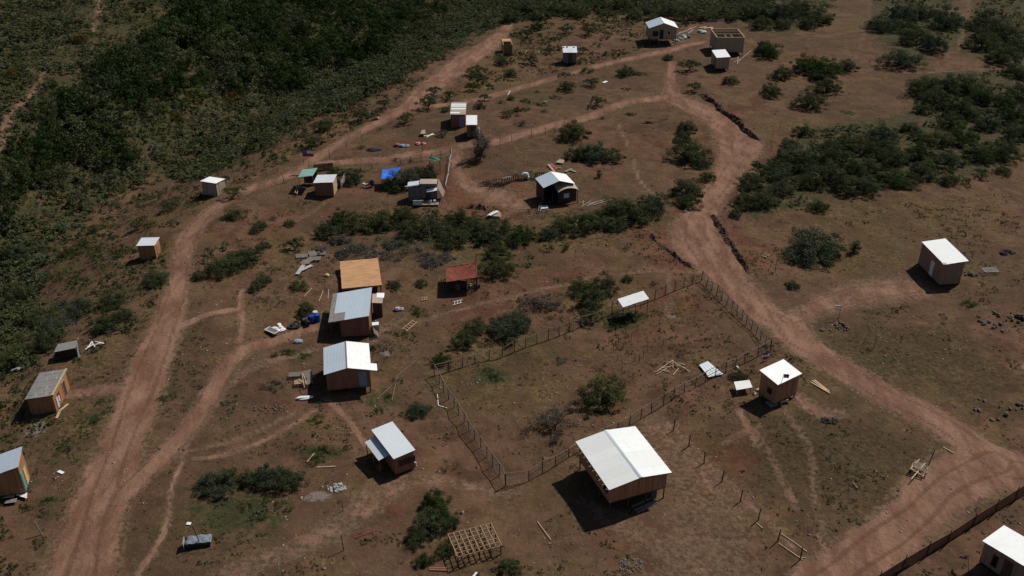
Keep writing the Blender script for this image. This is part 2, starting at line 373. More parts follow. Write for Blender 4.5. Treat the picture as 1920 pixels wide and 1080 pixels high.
# ------------------------------------------------------------------ terrain: ground, roads, tracks
W = 1.2   # road widths are read at a smaller scale
ROADS = [   # name, [(px, py, full width m)], strength
 ('dirt_road', [(135, 1130, 5.5), (150, 1080, 5.4), (170, 1000, 4.8), (203, 900, 4.6), (240, 800, 4.2), (270, 720, 4.1), (300, 640, 4.0), (316, 600, 3.4), (333, 540, 2.4), (340, 480, 2.4), (358, 440, 3), (375, 415, 3), (410, 385, 2.6), (455, 360, 2.4), (480, 350, 2.4), (547, 327, 2.3), (597, 293, 2.3), (647, 263, 2.4), (697, 237, 2.4), (733, 217, 2.8), (773, 197, 3.6), (797, 173, 4.2), (830, 147, 4.6), (863, 120, 5.), (897, 97, 5), (930, 73, 4), (955, 45, 2)], 1),
 ('dirt_road', [(738, 214, 1.8), (773, 207, 1.9), (830, 197, 2), (897, 187, 2), (960, 170, 2), (1027, 150, 2), (1110, 127, 2), (1193, 108, 2.2), (1243, 97, 2.2), (1277, 88, 2), (1320, 78, 1.2)], .95),
 ('dirt_road', [(600, 305, 1), (640, 304, 1.6), (687, 300, 1.8), (730, 299, 2), (780, 289, 2), (847, 277, 2.2), (880, 270, 2.4), (923, 267, 2.2), (960, 258, 2.2), (1027, 238, 2.2), (1093, 222, 2.2), (1143, 203, 2.2), (1193, 188, 2.6), (1243, 183, 3)], 1),
 ('dirt_road', [(1262, 110, 1.2), (1257, 150, 1.8), (1262, 182, 3.6), (1293, 197, 4.4), (1325, 212, 4.8), (1352, 229, 5.2), (1383, 262, 6.6), (1388, 285, 6.2), (1378, 305, 5), (1358, 338, 4.2), (1334, 370, 3.8), (1314, 400, 4.2), (1303, 430, 6), (1312, 460, 7), (1342, 493, 6), (1371, 527, 5), (1413, 567, 4.4), (1441, 593, 4.4), (1473, 606, 4.6), (1500, 640, 3.9), (1533, 663, 3.8), (1573, 687, 3.7), (1623, 717, 3.4), (1657, 740, 3.2), (1723, 770, 3.6), (1773, 797, 3.8), (1823, 832, 4.2), (1857, 858, 5.4), (1890, 878, 5.6), (1960, 890, 5)], 1),
 ('dirt_road', [(1478, 598, 3), (1523, 582, 3.4), (1573, 562, 4.6), (1640, 546, 6), (1705, 540, 5.6)], .62),
 ('dirt_road', [(1865, 868, 5.6), (1807, 893, 5.6), (1757, 925, 5), (1723, 963, 4.6), (1673, 1003, 4.4), (1607, 1050, 4.4), (1540, 1095, 4.4)], 1),
 ('dirt_track', [(250, 1110, .8), (260, 1073, .8), (287, 1037, .7), (307, 997, .6), (317, 953, .35), (320, 920, .3), (333, 887, .4), (347, 847, .4), (353, 820, .4)], .64),
 ('dirt_track', [(225, 938, 1.8), (267, 893, 2.2), (300, 863, 2.2), (333, 827, 2.2), (367, 787, 2.3), (393, 747, 2.3), (415, 705, 2.2), (450, 662, 2.2), (480, 647, 1.9), (513, 640, 1.6), (563, 623, 1.6), (600, 612, 1.2)], .85),
 ('dirt_track', [(415, 735, 1), (470, 690, 1.2), (530, 672, 1.2), (590, 655, 1)], .5),
 ('dirt_track', [(335, 612, 1), (383, 592, 1.2), (433, 582, 1.1)], .9),
 ('footpath', [(452, 545, .5), (450, 575, .7), (455, 600, .8), (450, 640, .8)], .7),
 ('dirt_track', [(440, 1075, 2), (480, 1057, 2), (547, 1030, 2.2), (613, 1000, 2.6), (663, 967, 3.0), (700, 935, 3.2), (745, 912, 2)], .50),
 ('dirt_track', [(367, 860, .5), (417, 853, .6), (480, 833, .6), (547, 797, .6), (590, 770, .4)], .62),
 ('dirt_track', [(360, 845, .4), (430, 828, .5), (490, 805, .5), (550, 775, .5)], .5),
 ('footpath', [(610, 748, .6), (630, 762, .7), (653, 787, .7), (668, 808, .6), (690, 838, .6)], .75),
 ('dirt_track', [(851, 280, 2.2), (856, 305, 2.4), (862, 325, 2.4), (875, 345, 3), (900, 358, 4.5), (935, 370, 5.5), (970, 383, 4.5)], .62),
 ('footpath', [(1430, 128, .7), (1490, 118, .7), (1600, 121, .8), (1657, 130, .8), (1713, 138, .8), (1790, 133, .7), (1860, 128, .7), (1950, 143, .8)], .45),
 ('footpath', [(1797, 93, .9), (1806, 60, 1), (1817, 0, 1.0), (1822, -30, 1.0)], .38),
 ('footpath', [(1600, 121, .5), (1618, 70, .7), (1628, 30, .6), (1630, -20, .6)], .3),
 ('footpath', [(187, -20, 1.4), (184, 20, 1.3), (178, 42, 1.2), (172, 62, .8)], .55),
 ('footpath', [(84, 130, .8), (70, 165, 1.3), (45, 190, 1.3), (17, 212, 1.8), (5, 260, 1.8), (-20, 300, 1.6)], .55),
 ('footpath', [(1190, 300, .3), (1195, 330, .4), (1210, 350, .4), (1225, 365, .3)], .75),
 ('footpath', [(1160, 233, .3), (1170, 255, .4), (1178, 275, .3)], .6),
 ('footpath', [(1450, 730, .3), (1480, 780, .5), (1520, 850, .5), (1527, 930, .5), (1545, 1000, .5)], .45),
 ('footpath', [(1455, 875, .4), (1480, 930, .5), (1495, 960, .5)], .4),
 ('footpath', [(1140, 515, .5), (1200, 510, .6), (1250, 508, .6), (1310, 512, .5)], .45),
 ('footpath', [(955, 560, .6), (1000, 545, .7), (1060, 535, .7), (1110, 520, .5)], .5),
 ('footpath', [(1253, 515, .7), (1256, 560, .8), (1252, 590, .8)], .4),
 ('footpath', [(1225, 795, 3), (1262, 850, 4.5), (1310, 920, 6), (1330, 1000, 8), (1320, 1090, 9)], .36),
 ('footpath', [(1248, 790, .3), (1300, 838, .4), (1345, 885, .4), (1395, 935, .4), (1440, 975, .4), (1490, 1030, .4)], .62),
 ('footpath', [(1385, 770, .5), (1402, 800, .6), (1420, 835, .4)], .7),
 ('footpath', [(1350, 835, .4), (1385, 815, .5), (1425, 800, .4)], .5),
 ('footpath', [(1415, 805, .4), (1440, 845, .4), (1468, 900, .4), (1490, 940, .4)], .58),
 ('footpath', [(1530, 1000, .4), (1548, 1028, .5), (1558, 1045, .4)], .6),
 ('footpath', [(1500, 745, 1.6), (1530, 770, 2.2), (1580, 775, 1.4)], .5),
 ('footpath', [(735, 905, 1.8), (820, 900, 1.4), (900, 915, 1.2), (960, 925, 1)], .42),
 ('footpath', [(1090, 940, 1), (1160, 980, 2.4), (1230, 1020, 3), (1290, 1060, 3)], .42),
 ('footpath', [(770, 610, .6), (830, 590, .7), (900, 570, .8), (960, 560, .6)], .5),
 ('footpath', [(480, 420, .6), (560, 412, .6), (610, 380, .6)], .4),
 ('dirt_track', [(700, 640, 1.2), (730, 610, 1.4), (760, 590, 1.2)], .42),
 ('footpath', [(120, 740, 1.2), (160, 737, 1.6), (200, 730, 1.8), (235, 728, 1.8)], .6),
]
def blobs_attr(X, Y, lst):
    v = np.zeros(X.shape)
    for px, py, rx, ry, s in lst:
        c = at(px, py); q = np.hypot((X - c.x) / rx, (Y - c.y) / ry)
        v = np.maximum(v, s * np.clip(1.35 - q, 0, 1))
    return v
ny_, nx_ = 760, 520
ys = 24 * (640 / 24) ** (np.linspace(0, 1, ny_)); ts = np.linspace(-.92, .92, nx_)
YY, TT = np.meshgrid(ys, ts, indexing='ij'); XX = TT * (YY + 26)
ZZ = terrain(XX, YY)
road = np.zeros(XX.shape); rid = np.full(XX.shape, -1); rut = np.zeros(XX.shape)
for k, (nm, pts, st) in enumerate(ROADS):
    c = cast([p[0] for p in pts], [p[1] for p in pts]); P = np.column_stack([c[:, 0], c[:, 1], [p[2] for p in pts]])
    # smooth the polyline
    Q = []
    for i in range(len(P) - 1):
        p0, p1, p2, p3 = P[max(i - 1, 0)], P[i], P[i + 1], P[min(i + 2, len(P) - 1)]
        for t in (0, .25, .5, .75):
            Q.append(.5 * ((2 * p1) + (-p0 + p2) * t + (2 * p0 - 5 * p1 + 4 * p2 - p3) * t * t + (-p0 + 3 * p1 - 3 * p2 + p3) * t ** 3))
    Q.append(P[-1]); Q = np.array(Q)
    lo = Q[:, :2].min(0) - 8; hi = Q[:, :2].max(0) + 8
    m = (XX > lo[0]) & (XX < hi[0]) & (YY > lo[1]) & (YY < hi[1])
    d, w, s = seg_dist(XX[m], YY[m], Q)
    v = np.clip(1 - (d - w * .5 * .55) / np.maximum(w * .5 * .9, .35), 0, 1) * st
    if nm == 'dirt_road':      # wheel ruts press the middle and edges slightly apart
        v = v * (1 - .10 * np.exp(-((d - w * .12) / .35) ** 2))
    if w.mean() > 1.5: rm = rut[m]; rut[m] = np.maximum(rm, np.exp(-((np.abs(d - .12 * w * vnoise(XX[m], YY[m], 5, 81)) - .8) / .26) ** 2) * np.clip(v * 1.6, 0, 1))
    cur = road[m]; rr = rid[m]; b = v > cur; rr[b & (v > .12)] = k; cur[b] = v[b]; road[m] = cur; rid[m] = rr
red = blobs_attr(XX, YY, [(1265, 570, 5, 5, .7), (1400, 850, 5, 4, .6), (1130, 330, 6, 5, .5), (900, 600, 6, 4, .5), (1330, 470, 9, 8, 1), (1385, 290, 7, 9, .8), (1340, 210, 6, 6, .7), (930, 365, 9, 7, 1), (860, 330, 5, 6, .6), (780, 270, 9, 4, .6), (1300, 400, 5, 7, .7), (1240, 440, 5, 4, .9), (600, 400, 9, 5, .5), (540, 400, 5, 5, .5), (1220, 560, 8, 6, .35), (1240, 620, 8, 5, .4), (1000, 520, 14, 6, .45), (720, 950, 3, 2, .6), (760, 860, 4, 4, .35), (740, 905, 1.6, 1, .9), (1500, 1000, 10, 6, .25), (1300, 870, 5, 7, .45), (1200, 260, 10, 10, .45), (1130, 250, 8, 5, .4), (880, 560, 5, 4, .5), (1180, 1010, 5, 4, .4), (520, 760, 3, 1.6, .5), (650, 360, 8, 5, .4), (1240, 820, 2.5, 2, .7), (490, 430, 8, 8, .4)])
dry = blobs_attr(XX, YY, [(870, 690, 3.5, 3, 1), (900, 660, 4, 3, .8), (1000, 650, 6, 3, .6), (960, 730, 6, 4, .5), (1150, 560, 6, 3, .6), (860, 480, 6, 3, .7), (1010, 450, 9, 3, .7), (1610, 480, 9, 4, .8), (1700, 400, 14, 8, .5), (1540, 240, 10, 8, .5), (1700, 50, 14, 10, .5), (1250, 940, 4, 3, .6), (330, 200, 9, 9, .4), (1060, 330, 8, 3, .6), (390, 60, 14, 10, .7), (1640, 700, 10, 8, .5), (1600, 850, 8, 6, .35), (120, 800, 6, 5, .5), (100, 680, 5, 2, .5), (260, 420, 9, 6, .5), (530, 320, 8, 4, .4), (1480, 330, 5, 4, .6), (1410, 300, 3, 5, .5), (940, 110, 8, 6, .4)])
green = blobs_attr(XX, YY, [(925, 705, 2.6, 2.5, .9), (1165, 600, 3.5, 2.4, .95), (800, 810, 0, 0, 0) if 0 else (720, 750, 3, 3, .7), (610, 850, 3, 2, .8), (440, 960, 5, 4, .85), (520, 960, 3, 4, .6), (560, 665, 3, 2, .7), (900, 680, 2, 2, .5), (120, 860, 4, 5, .45), (80, 960, 4, 5, .55), (170, 790, 2, 3, .6), (1700, 690, 10, 7, .42), (1800, 640, 6, 6, .4), (1560, 830, 6, 5, .25), (1820, 590, 6, 4, .35), (700, 600, 6, 4, .35), (760, 600, 6, 4, .45), (920, 480, 8, 4, .5), (690, 460, 9, 4, .6), (820, 450, 12, 4, .7), (1100, 410, 12, 4, .6), (980, 620, 6, 4, .5), (1180, 640, 6, 3, .35), (560, 500, 5, 4, .4), (120, 500, 12, 10, .5), (200, 560, 8, 7, .55), (60, 610, 9, 9, .8), (430, 500, 5, 4, .6), (1010, 190, 12, 8, .4), (1080, 160, 8, 4, .5), (1180, 140, 10, 5, .5), (1300, 290, 4, 9, .6), (1120, 290, 10, 4, .5), (1900, 600, 5, 4, .3), (1250, 900, 2.5, 1.5, .5), (1100, 1000, 2, 2, 0.1), (310, 740, 1.2, 4, .5), (820, 950, 4, 3, .5), (780, 1040, 4, 3, .4), (1140, 750, 5, 3, .3), (1040, 800, 5, 3, .3)])
dark = blobs_attr(XX, YY, [(1550, 850, 10, 8, 1), (1480, 880, 6, 6, .7), (1700, 660, 13, 9, .9), (1830, 720, 8, 9, .8), (1600, 620, 8, 4, .6), (1400, 790, 6, 4, .4), (960, 690, 9, 5, .5), (1240, 680, 9, 4, .5), (560, 730, 7, 4, .5), (400, 950, 6, 5, .5), (300, 800, 1, 1, .5), (1050, 260, 8, 10, .4), (1240, 240, 8, 8, .5), (1600, 200, 10, 14, .5), (880, 780, 4, 6, .4), (350, 620, 4, 5, .6), (450, 760, 6, 4, .4), (600, 440, 10, 5, .4)])
px_, py_ = proj(np.stack([XX, YY, ZZ], -1).reshape(-1, 3)); px_ = px_.reshape(XX.shape); py_ = py_.reshape(XX.shape)
CHAP_LOW = [(-700, 1000), (-60, 720), (0, 700), (60, 690), (110, 640), (70, 560), (110, 470), (200, 390), (280, 340), (400, 330), (440, 300), (520, 262), (560, 235), (640, 205), (740, 165), (780, 130), (850, 95), (905, 60), (960, 42), (1100, 28), (1300, 30), (1400, 40), (1440, 10), (1440, -500)]
chap = inpoly(px_, py_, CHAP_LOW + [(-700, -500)]).astype(float)
rchap = np.zeros(XX.shape)
for pl in ([(1430, 300), (1500, 240), (1700, 210), (1730, 130), (1850, 130), (2200, 120), (2200, 260), (1900, 300), (1800, 350), (1640, 360), (1400, 420), (1370, 370)], [(1780, 100), (1820, 20), (1830, -200), (2400, -200), (2400, 90), (1900, 130)], [(1400, 60), (1400, -200), (1600, -200), (1560, 50), (1470, 70)], [(1620, 60), (1640, -200), (1800, -200), (1800, 60), (1740, 130), (1660, 120)]):
    rchap = np.maximum(rchap, inpoly(px_, py_, pl))
# soften the edges of the scrub mask with a small blur
def blur(a, n):
    for _ in range(n):
        a = (a + np.roll(a, 1, 0) + np.roll(a, -1, 0) + np.roll(a, 1, 1) + np.roll(a, -1, 1)) / 5
    return a
green = np.maximum(green, np.maximum(blur(chap, 14) * .72, blur(rchap, 10) * .70))
pale = blobs_attr(XX, YY, [(597, 930, 1.7, 1., .85), (68, 805, 1.3, 1.5, .9), (725, 663, 1.0, .8, .8), (1260, 593, .9, .7, .8), (885, 105, 3.2, 4, .5), (620, 612, 1.5, .5, .5), (1270, 76, 3, 1.5, .6), (560, 1060, 0.1, .1, 0), (100, 760, 1, 2, .35), (1855, 690, 1.5, 1, .4), (1930, 690, 1.5, 1.2, .7)])
def grid_faces(ny, nx):
    a = (np.arange(ny - 1)[:, None] * nx + np.arange(nx - 1)[None, :]).ravel()
    return np.column_stack([a, a + 1, a + nx + 1, a + nx])
Vg = np.stack([XX, YY, ZZ], -1).reshape(-1, 3); Fg = grid_faces(ny_, nx_)
AT = dict(road=road.ravel(), red=red.ravel(), dry=dry.ravel(), green=green.ravel(), pale=pale.ravel(), dark=dark.ravel(), rut=rut.ravel())
tag(mesh_np('ground', Vg, Fg, M_ground, attrs=AT, smooth=True), kind='structure')
frid = np.max(rid.ravel()[Fg], axis=1)
for k, (nm, pts, st) in enumerate(ROADS):
    F = Fg[frid == k]
    if not len(F): continue
    u, inv = np.unique(F.ravel(), return_inverse=True)
    V = Vg[u].copy(); V[:, 2] += .012
    tag(mesh_np(nm, V, inv.reshape(-1, 4), M_ground, attrs={a: v[u] for a, v in AT.items()}, smooth=True), kind='structure')

# ------------------------------------------------------------------ building kit
LANDMARKS = []     # (phrase, px, py)
class Frame:
    """footprint taken from three eave corners seen in the picture"""
    def __init__(s, name, label, cat, FL, FR, BL, h, dz=0., oh=.15, group=None, ohl=None, ohr=None, ohf=None, ohb=None, mark=None, tilt=None):
        h *= 1.06; p1 = at(*FL, h); z = p1.z; s.dx = 0
        if tilt:
            bq = None      # the height of the far corner that makes the roof a true rectangle
            for q in np.linspace(-1, 1, 161):
                p2 = atz(*FR, z + (q if tilt == 'x' else 0)); p3 = atz(*BL, z + dz + (q if tilt == 'y' else 0)); a, b = (p2 - p1), (p3 - p1); a.z = b.z = 0
                e = abs(a.normalized().dot(b.normalized()))
                if bq is None or e < bq[0]: bq = (e, q)
            if tilt == 'x': s.dx = float(bq[1])
            else: dz += float(bq[1])
        p2 = atz(*FR, z + s.dx); p3 = atz(*BL, z + dz)
        ax = (p2 - p1); ax.z = 0; s.w = ax.length; ax.normalize(); ay = Vector((-ax.y, ax.x, 0)); d = p3 - p1; d.z = 0
        s.d = d.dot(ay)
        c = p1 + ax * s.w / 2 + ay * s.d / 2
        s.rz = math.atan2(ax.y, ax.x)
        s.ohl = oh if ohl is None else ohl; s.ohr = oh if ohr is None else ohr; s.ohf = oh if ohf is None else ohf; s.ohb = oh if ohb is None else ohb
        s.c = c; s.ax = ax; s.ay = ay
        g = tz(p1.x, p1.y); s.z0 = g
        s.root = empty(name, (c.x, c.y, g), s.rz, label, cat, group)
        s.H = z - g; s.dz = dz
        s.x0, s.x1 = -s.w / 2 + s.ohl, s.w / 2 - s.ohr; s.y0, s.y1 = -s.d / 2 + s.ohf, s.d / 2 - s.ohb
        if mark: LANDMARKS.append((mark, *[float(q) for q in proj(np.array([c.x, c.y, g]))]))
    def gz(s, x, y):
        p = s.c + s.ax * x + s.ay * y; return tz(p.x, p.y) - s.z0
    def rz_(s, x, y, rise=0, kind='mono'):
        z = s.H + s.dz * (y + s.d / 2) / s.d + s.dx * (x + s.w / 2) / s.w
        if kind == 'gabley': z += rise * (1 - abs(x) / (s.w / 2))
        if kind == 'gablex': z += rise * (1 - abs(y) / (s.d / 2))
        if kind == 'slopex': z += rise * (x + s.w / 2) / s.w
        return z
def roof(fr, material, rise=0, kind='mono', sheets=4, th=.04, vary=.5, fascia='rail', rows=1, seed=1, cap=None, patches=(), purlins=0):
    rr = random.Random(seed); r = MB(); w2, d2 = fr.w / 2, fr.d / 2
    Z = lambda x, y: fr.rz_(x, y, rise, kind)
    halves = [(-w2, 0.), (0., w2)] if kind == 'gabley' else [(-w2, w2)]
    ycuts = [(-d2, 0.), (0., d2)] if kind == 'gablex' else [(-d2, d2)]
    for a0, a1 in halves:
        for b0, b1 in ycuts:
            if kind == 'gabley': nx, ny = rows, sheets
            elif kind == 'slopex': nx, ny = rows, sheets
            else: nx, ny = sheets, rows
            for i in range(nx):
                for j in range(ny):
                    xa, xb = a0 + (a1 - a0) * i / nx, a0 + (a1 - a0) * (i + 1) / nx
                    ya, yb = b0 + (b1 - b0) * j / ny, b0 + (b1 - b0) * (j + 1) / ny
                    up = .004 * ((i + j) % 2) + .006 * rr.random(); e = .03
                    j1, j2 = rr.uniform(-.03, .03), rr.uniform(-.03, .03)
                    ya2 = ya - (abs(j1) if nx > 1 and j == 0 else 0)
                    Q = [(xa, ya2), (xb, ya2), (xb, yb), (xa, yb)]
                    r.slab([(x, y, Z(x, y) + up) for x, y in Q], .018, rr.random() * vary + (.6 if kind == 'gabley' and a0 < -.01 else 0))  # left gable slopes get a darker tone as painted shading
    ro = r.build('roof', material, fr.root)
    if cap:
        c = MB()
        if kind == 'gabley':
            for sgn in (-1, 1): c.slab([(0, -d2 - .03, Z(0, 0) + .035 - 0), (sgn * .17, -d2 - .03, Z(.17, -d2) + .03), (sgn * .17, d2 + .02, Z(.17, d2) + .03), (0, d2 + .02, Z(0, d2) + .035)][::sgn], .012, .3)
        c.build('ridge_cap', cap, ro)
    if fascia:
        f = MB()
        f.beam((-w2 + .02, -d2 + .05, Z(-w2, -d2) - .07), (0, -d2 + .05, Z(0, -d2) - .07), .03, .09)
        f.beam((0, -d2 + .05, Z(0, -d2) - .07), (w2 - .02, -d2 + .05, Z(w2, -d2) - .07), .03, .09)
        f.beam((-w2 + .05, -d2 + .08, Z(-w2, -d2) - .07), (-w2 + .05, d2 - .05, Z(-w2, d2) - .07), .03, .09)
        f.build('fascia', fascia, fr.root)
    return ro
def walls(fr, material, rise=0, kind='mono', wallh=None, zf=None, base='post', posts=True, skip='', trim=None, floor=True):
    x0, x1, y0, y1 = fr.x0, fr.x1, fr.y0, fr.y1
    Z = lambda x, y: fr.rz_(x, y, rise, kind) - .03
    gmax = max(fr.gz(x, y) for x in (x0, x1) for y in (y0, y1))
    if zf is None: zf = max(gmax + .06, fr.H - (wallh if wallh else 2.2))
    if wallh: zf = max(fr.H - wallh, gmax * .3 + .05) if fr.H - wallh < gmax else fr.H - wallh
    th = .05; w = MB()
    def panel(pa, pb, ins, mid=False):
        pts = [pa] + ([((pa[0] + pb[0]) / 2, (pa[1] + pb[1]) / 2)] if mid else []) + [pb]
        V = []
        for (x, y) in pts: V += [(x, y, zf), (x, y, Z(x, y))]
        for (x, y) in pts: V += [(x + ins[0] * th, y + ins[1] * th, zf), (x + ins[0] * th, y + ins[1] * th, Z(x, y))]
        n = len(pts); F = []
        for i in range(n - 1):
            a = 2 * i; F += [(a, a + 2, a + 3, a + 1), (2 * n + a + 2, 2 * n + a, 2 * n + a + 1, 2 * n + a + 3), (a + 1, a + 3, 2 * n + a + 3, 2 * n + a + 1), (a, 2 * n + a, 2 * n + a + 2, a + 2)]
        F += [(0, 1, 2 * n + 1, 2 * n), (2 * n - 2, 4 * n - 2, 4 * n - 1, 2 * n - 1)]
        w.add(V, F)
    gy, gx = kind == 'gabley', kind == 'gablex'
    if 'F' not in skip: panel((x0, y0), (x1, y0), (0, 1), gy)
    if 'B' not in skip: panel((x1, y1), (x0, y1), (0, -1), gy)
    if 'L' not in skip: panel((x0, y1 - th - .002), (x0, y0 + th + .002), (1, 0), gx)
    if 'R' not in skip: panel((x1, y0 + th + .002), (x1, y1 - th - .002), (-1, 0), gx)
    wo = w.build('wall', material, fr.root)
    if floor:
        MB().box(((x0 + x1) / 2, (y0 + y1) / 2, zf - .06), (x1 - x0 - .02, y1 - y0 - .02, .10)).build('floor', 'dark', fr.root)
    if posts:
        nx = max(2, int((x1 - x0) / 1.6) + 1); nyy = max(2, int((y1 - y0) / 1.8) + 1)
        for i in range(nx):
            for j in range(nyy):
                x = x0 + .1 + (x1 - x0 - .2) * i / (nx - 1); y = y0 + .1 + (y1 - y0 - .2) * j / (nyy - 1); g = fr.gz(x, y) - .25
                if zf - .11 - g > .3: MB().pole((x, y, g), (x, y, zf - .11), .065).build('stilt', base, fr.root)
    if trim:
        t = MB(); e = .02
        for x, y in ((x0, y0), (x1, y0)): t.box((x, y - e, (zf + Z(x, y)) / 2), (.07, .05, Z(x, y) - zf - .02))
        t.box(((x0 + x1) / 2, y0 - e, zf + .04), (x1 - x0 - .08, .045, .08)); t.build('trim', trim, fr.root)
    fr.zf = zf; return wo
def opening(fr, side, u, zb, w, h, name='window', pane='darkglass', frame='lumber', handle=False):
    """u metres from the left end of that side as seen from outside; zb above the floor"""
    z = fr.zf + zb + h / 2; t = .05
    if side == 'F': c = (fr.x0 + u, fr.y0 - .012, z); a = 0
    if side == 'L': c = (fr.x0 - .012, fr.y1 - u, z); a = -math.pi / 2
    if side == 'R': c = (fr.x1 + .012, fr.y0 + u, z); a = math.pi / 2
    f = MB(); ca, sa = math.cos(a), math.sin(a)
    P = lambda x, y, zz: (c[0] + x * ca - y * sa, c[1] + x * sa + y * ca, c[2] + zz)
    for dx, dzz, ww, hh in ((0, h / 2, w + .08, .05), (0, -h / 2, w + .08, .05), (-w / 2, 0, .05, h - .06), (w / 2, 0, .05, h - .06)):
        f.box(P(dx, -.006, dzz), (ww, .05, hh), a)
    if name == 'door':
        o = MB().box(P(0, 0, 0), (w, .045, h), a).build('door', pane, fr.root)
        f.build('frame', frame, o); MB().box(P(w * .38, -.05, -.05), (.10, .04, .03), a).build('handle', 'rock', o)
    else:
        o = f.build('window', frame, fr.root)
        MB().box(P(0, .004, 0), (w - .03, .03, h - .03), a).build('pane', pane, o)
    return o
def flag(px, py, hgt, w, h, label, lean=(0, 0), rz=0, base=None, dark=False, mark=None, drape=.1, pole='post', order=('fw', 'fr', 'fb')):
    p = base or at(px, py)
    r = empty('flag', p, rz, label, 'flag')
    top = Vector((lean[0], lean[1], hgt)); MB().pole((0, 0, -.05), top, .025, .018).build('pole', pole, r)
    n, k = 10, 6; c = MB(); V = []; F = []; mi = []
    for j in range(k + 1):
        for i in range(n + 1):
            x = w * i / n; V.append((top.x + .02 + x, top.y + .07 * math.sin(i * 1.1 + j * .3) * i / n, top.z - .03 - h * j / k - drape * (i / n) ** 1.5))
    c.v = V; c.t = [0] * len(V)
    for j in range(k):
        for i in range(n):
            a = j * (n + 1) + i; c.f.append((a, a + n + 1, a + n + 2, a + 1)); c.m.append(1 if j >= k / 2 else (2 if i < n / 3 else 0))
    # white star in the blue canton
    o = c.build('cloth', list(order), r)
    s = MB(); cx, cz, R_ = top.x + w * .17, top.z - .03 - h * .25, h * .13
    for sg in (-.012, .03):
        st = [(cx + R_ * (1 if q % 2 == 0 else .42) * math.sin(q * math.pi / 5), top.y + sg, cz + R_ * (1 if q % 2 == 0 else .42) * math.cos(q * math.pi / 5)) for q in range(10)]
        b = len(s.v); s.add(st + [(cx, top.y + sg, cz)], [(q, (q + 1) % 10, 10) for q in range(10)])
    s.build('star', 'fw', o)
    return r
def hung_flag(fr, side, u, z, w, h, label, cols=('fw', 'fr', 'fb'), vertical=True):
    if side == 'R': c = fr.root.matrix_basis @ Vector((fr.x1 + .06, fr.y0 + u, z)); a = fr.rz + math.pi / 2
    r = MB(); n = 8
    for i in range(n):
        x0, x1 = w * i / n - w / 2, w * (i + 1) / n - w / 2
        y0, y1 = .03 * math.sin(i * 1.7), .03 * math.sin((i + 1) * 1.7)
        for k, (za, zb_) in enumerate(((0, h / 3), (h / 3, h))):
            mi = (0 if i < n / 2 else 1) if k else (2 if i < n / 2 else 1)
            r.add([(x0, y0, -za), (x0, y0, -zb_), (x1, y1, -zb_), (x1, y1, -za)], [(0, 1, 2, 3)], 0, mi)
    o = r.build('flag', list(cols), None, c, a); return tag(o, label, 'flag')

# ------------------------------------------------------------------ houses
f = Frame('stilt_house', 'big two-slope white metal roof house raised on stilts in the foreground', 'house', (1142, 919), (1260, 886), (1079, 828), 2.95, .1, .28, mark='big white-roofed stilt house')
walls(f, M['tan'], .42, 'gabley', wallh=1.75, base='post')
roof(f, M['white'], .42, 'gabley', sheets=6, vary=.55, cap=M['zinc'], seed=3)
for sx in (-1, 1):
    for i in range(11):
        y = -f.d / 2 + .25 + (f.d - .5) * i / 10; z = f.rz_(sx * f.w / 2, y) - .08
        MB().beam((sx * (f.w / 2 - .5), y, z + .04), (sx * (f.w / 2 + .16 + .05 * (i % 3)), y, z - .03), .05, .07).build('rafter_end', 'lumber', f.root)
for i in range(3): MB().box((f.x0 + (f.x1 - f.x0) * (.25 + .25 * i), f.y0 - .016, (f.zf + f.H) / 2), (.05, .03, f.H - f.zf)).build('batten', 'brown', f.root)
opening(f, 'L', f.d - 1.35, .55, .9, .9, 'window'); 
MB().box((f.x1 - .9, f.y0 + .5, (f.zf - .1 + f.gz(f.x1 - .9, f.y0 + .5)) / 2 - .1), (.5, .4, f.zf - .1 - f.gz(f.x1 - .9, f.y0 + .5))).build('footing', 'rock', f.root)

f = Frame('house', 'brown house with a gable roof, left slope bluish grey and right slope bright white', 'house', (607, 703), (697, 694), (607, 652), 2.4, .0, .2, mark='two-tone gabled house')
walls(f, M['redwood'], .55, 'gabley', wallh=2.05)
# left slope: reflected sky put into a bluish colour; right slope bright white
rr_ = MB(); rl_ = MB()
for i in range(4):
    ya = -f.d / 2 + f.d * i / 4; yb = ya + f.d / 4
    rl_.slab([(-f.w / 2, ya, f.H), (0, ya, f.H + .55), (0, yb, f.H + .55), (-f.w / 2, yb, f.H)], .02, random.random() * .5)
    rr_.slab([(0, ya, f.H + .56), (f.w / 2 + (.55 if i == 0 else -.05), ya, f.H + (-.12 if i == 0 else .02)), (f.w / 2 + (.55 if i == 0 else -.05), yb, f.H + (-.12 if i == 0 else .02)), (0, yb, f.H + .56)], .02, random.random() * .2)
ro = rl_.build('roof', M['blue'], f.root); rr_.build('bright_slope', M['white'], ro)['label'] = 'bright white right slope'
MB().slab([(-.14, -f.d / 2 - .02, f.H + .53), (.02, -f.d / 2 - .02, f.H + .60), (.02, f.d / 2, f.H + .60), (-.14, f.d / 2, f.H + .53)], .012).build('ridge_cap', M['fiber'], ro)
opening(f, 'F', f.x1 - f.x0 - .75, .1, .78, 1.75, 'door', 'bluegrey', 'bluegrey')

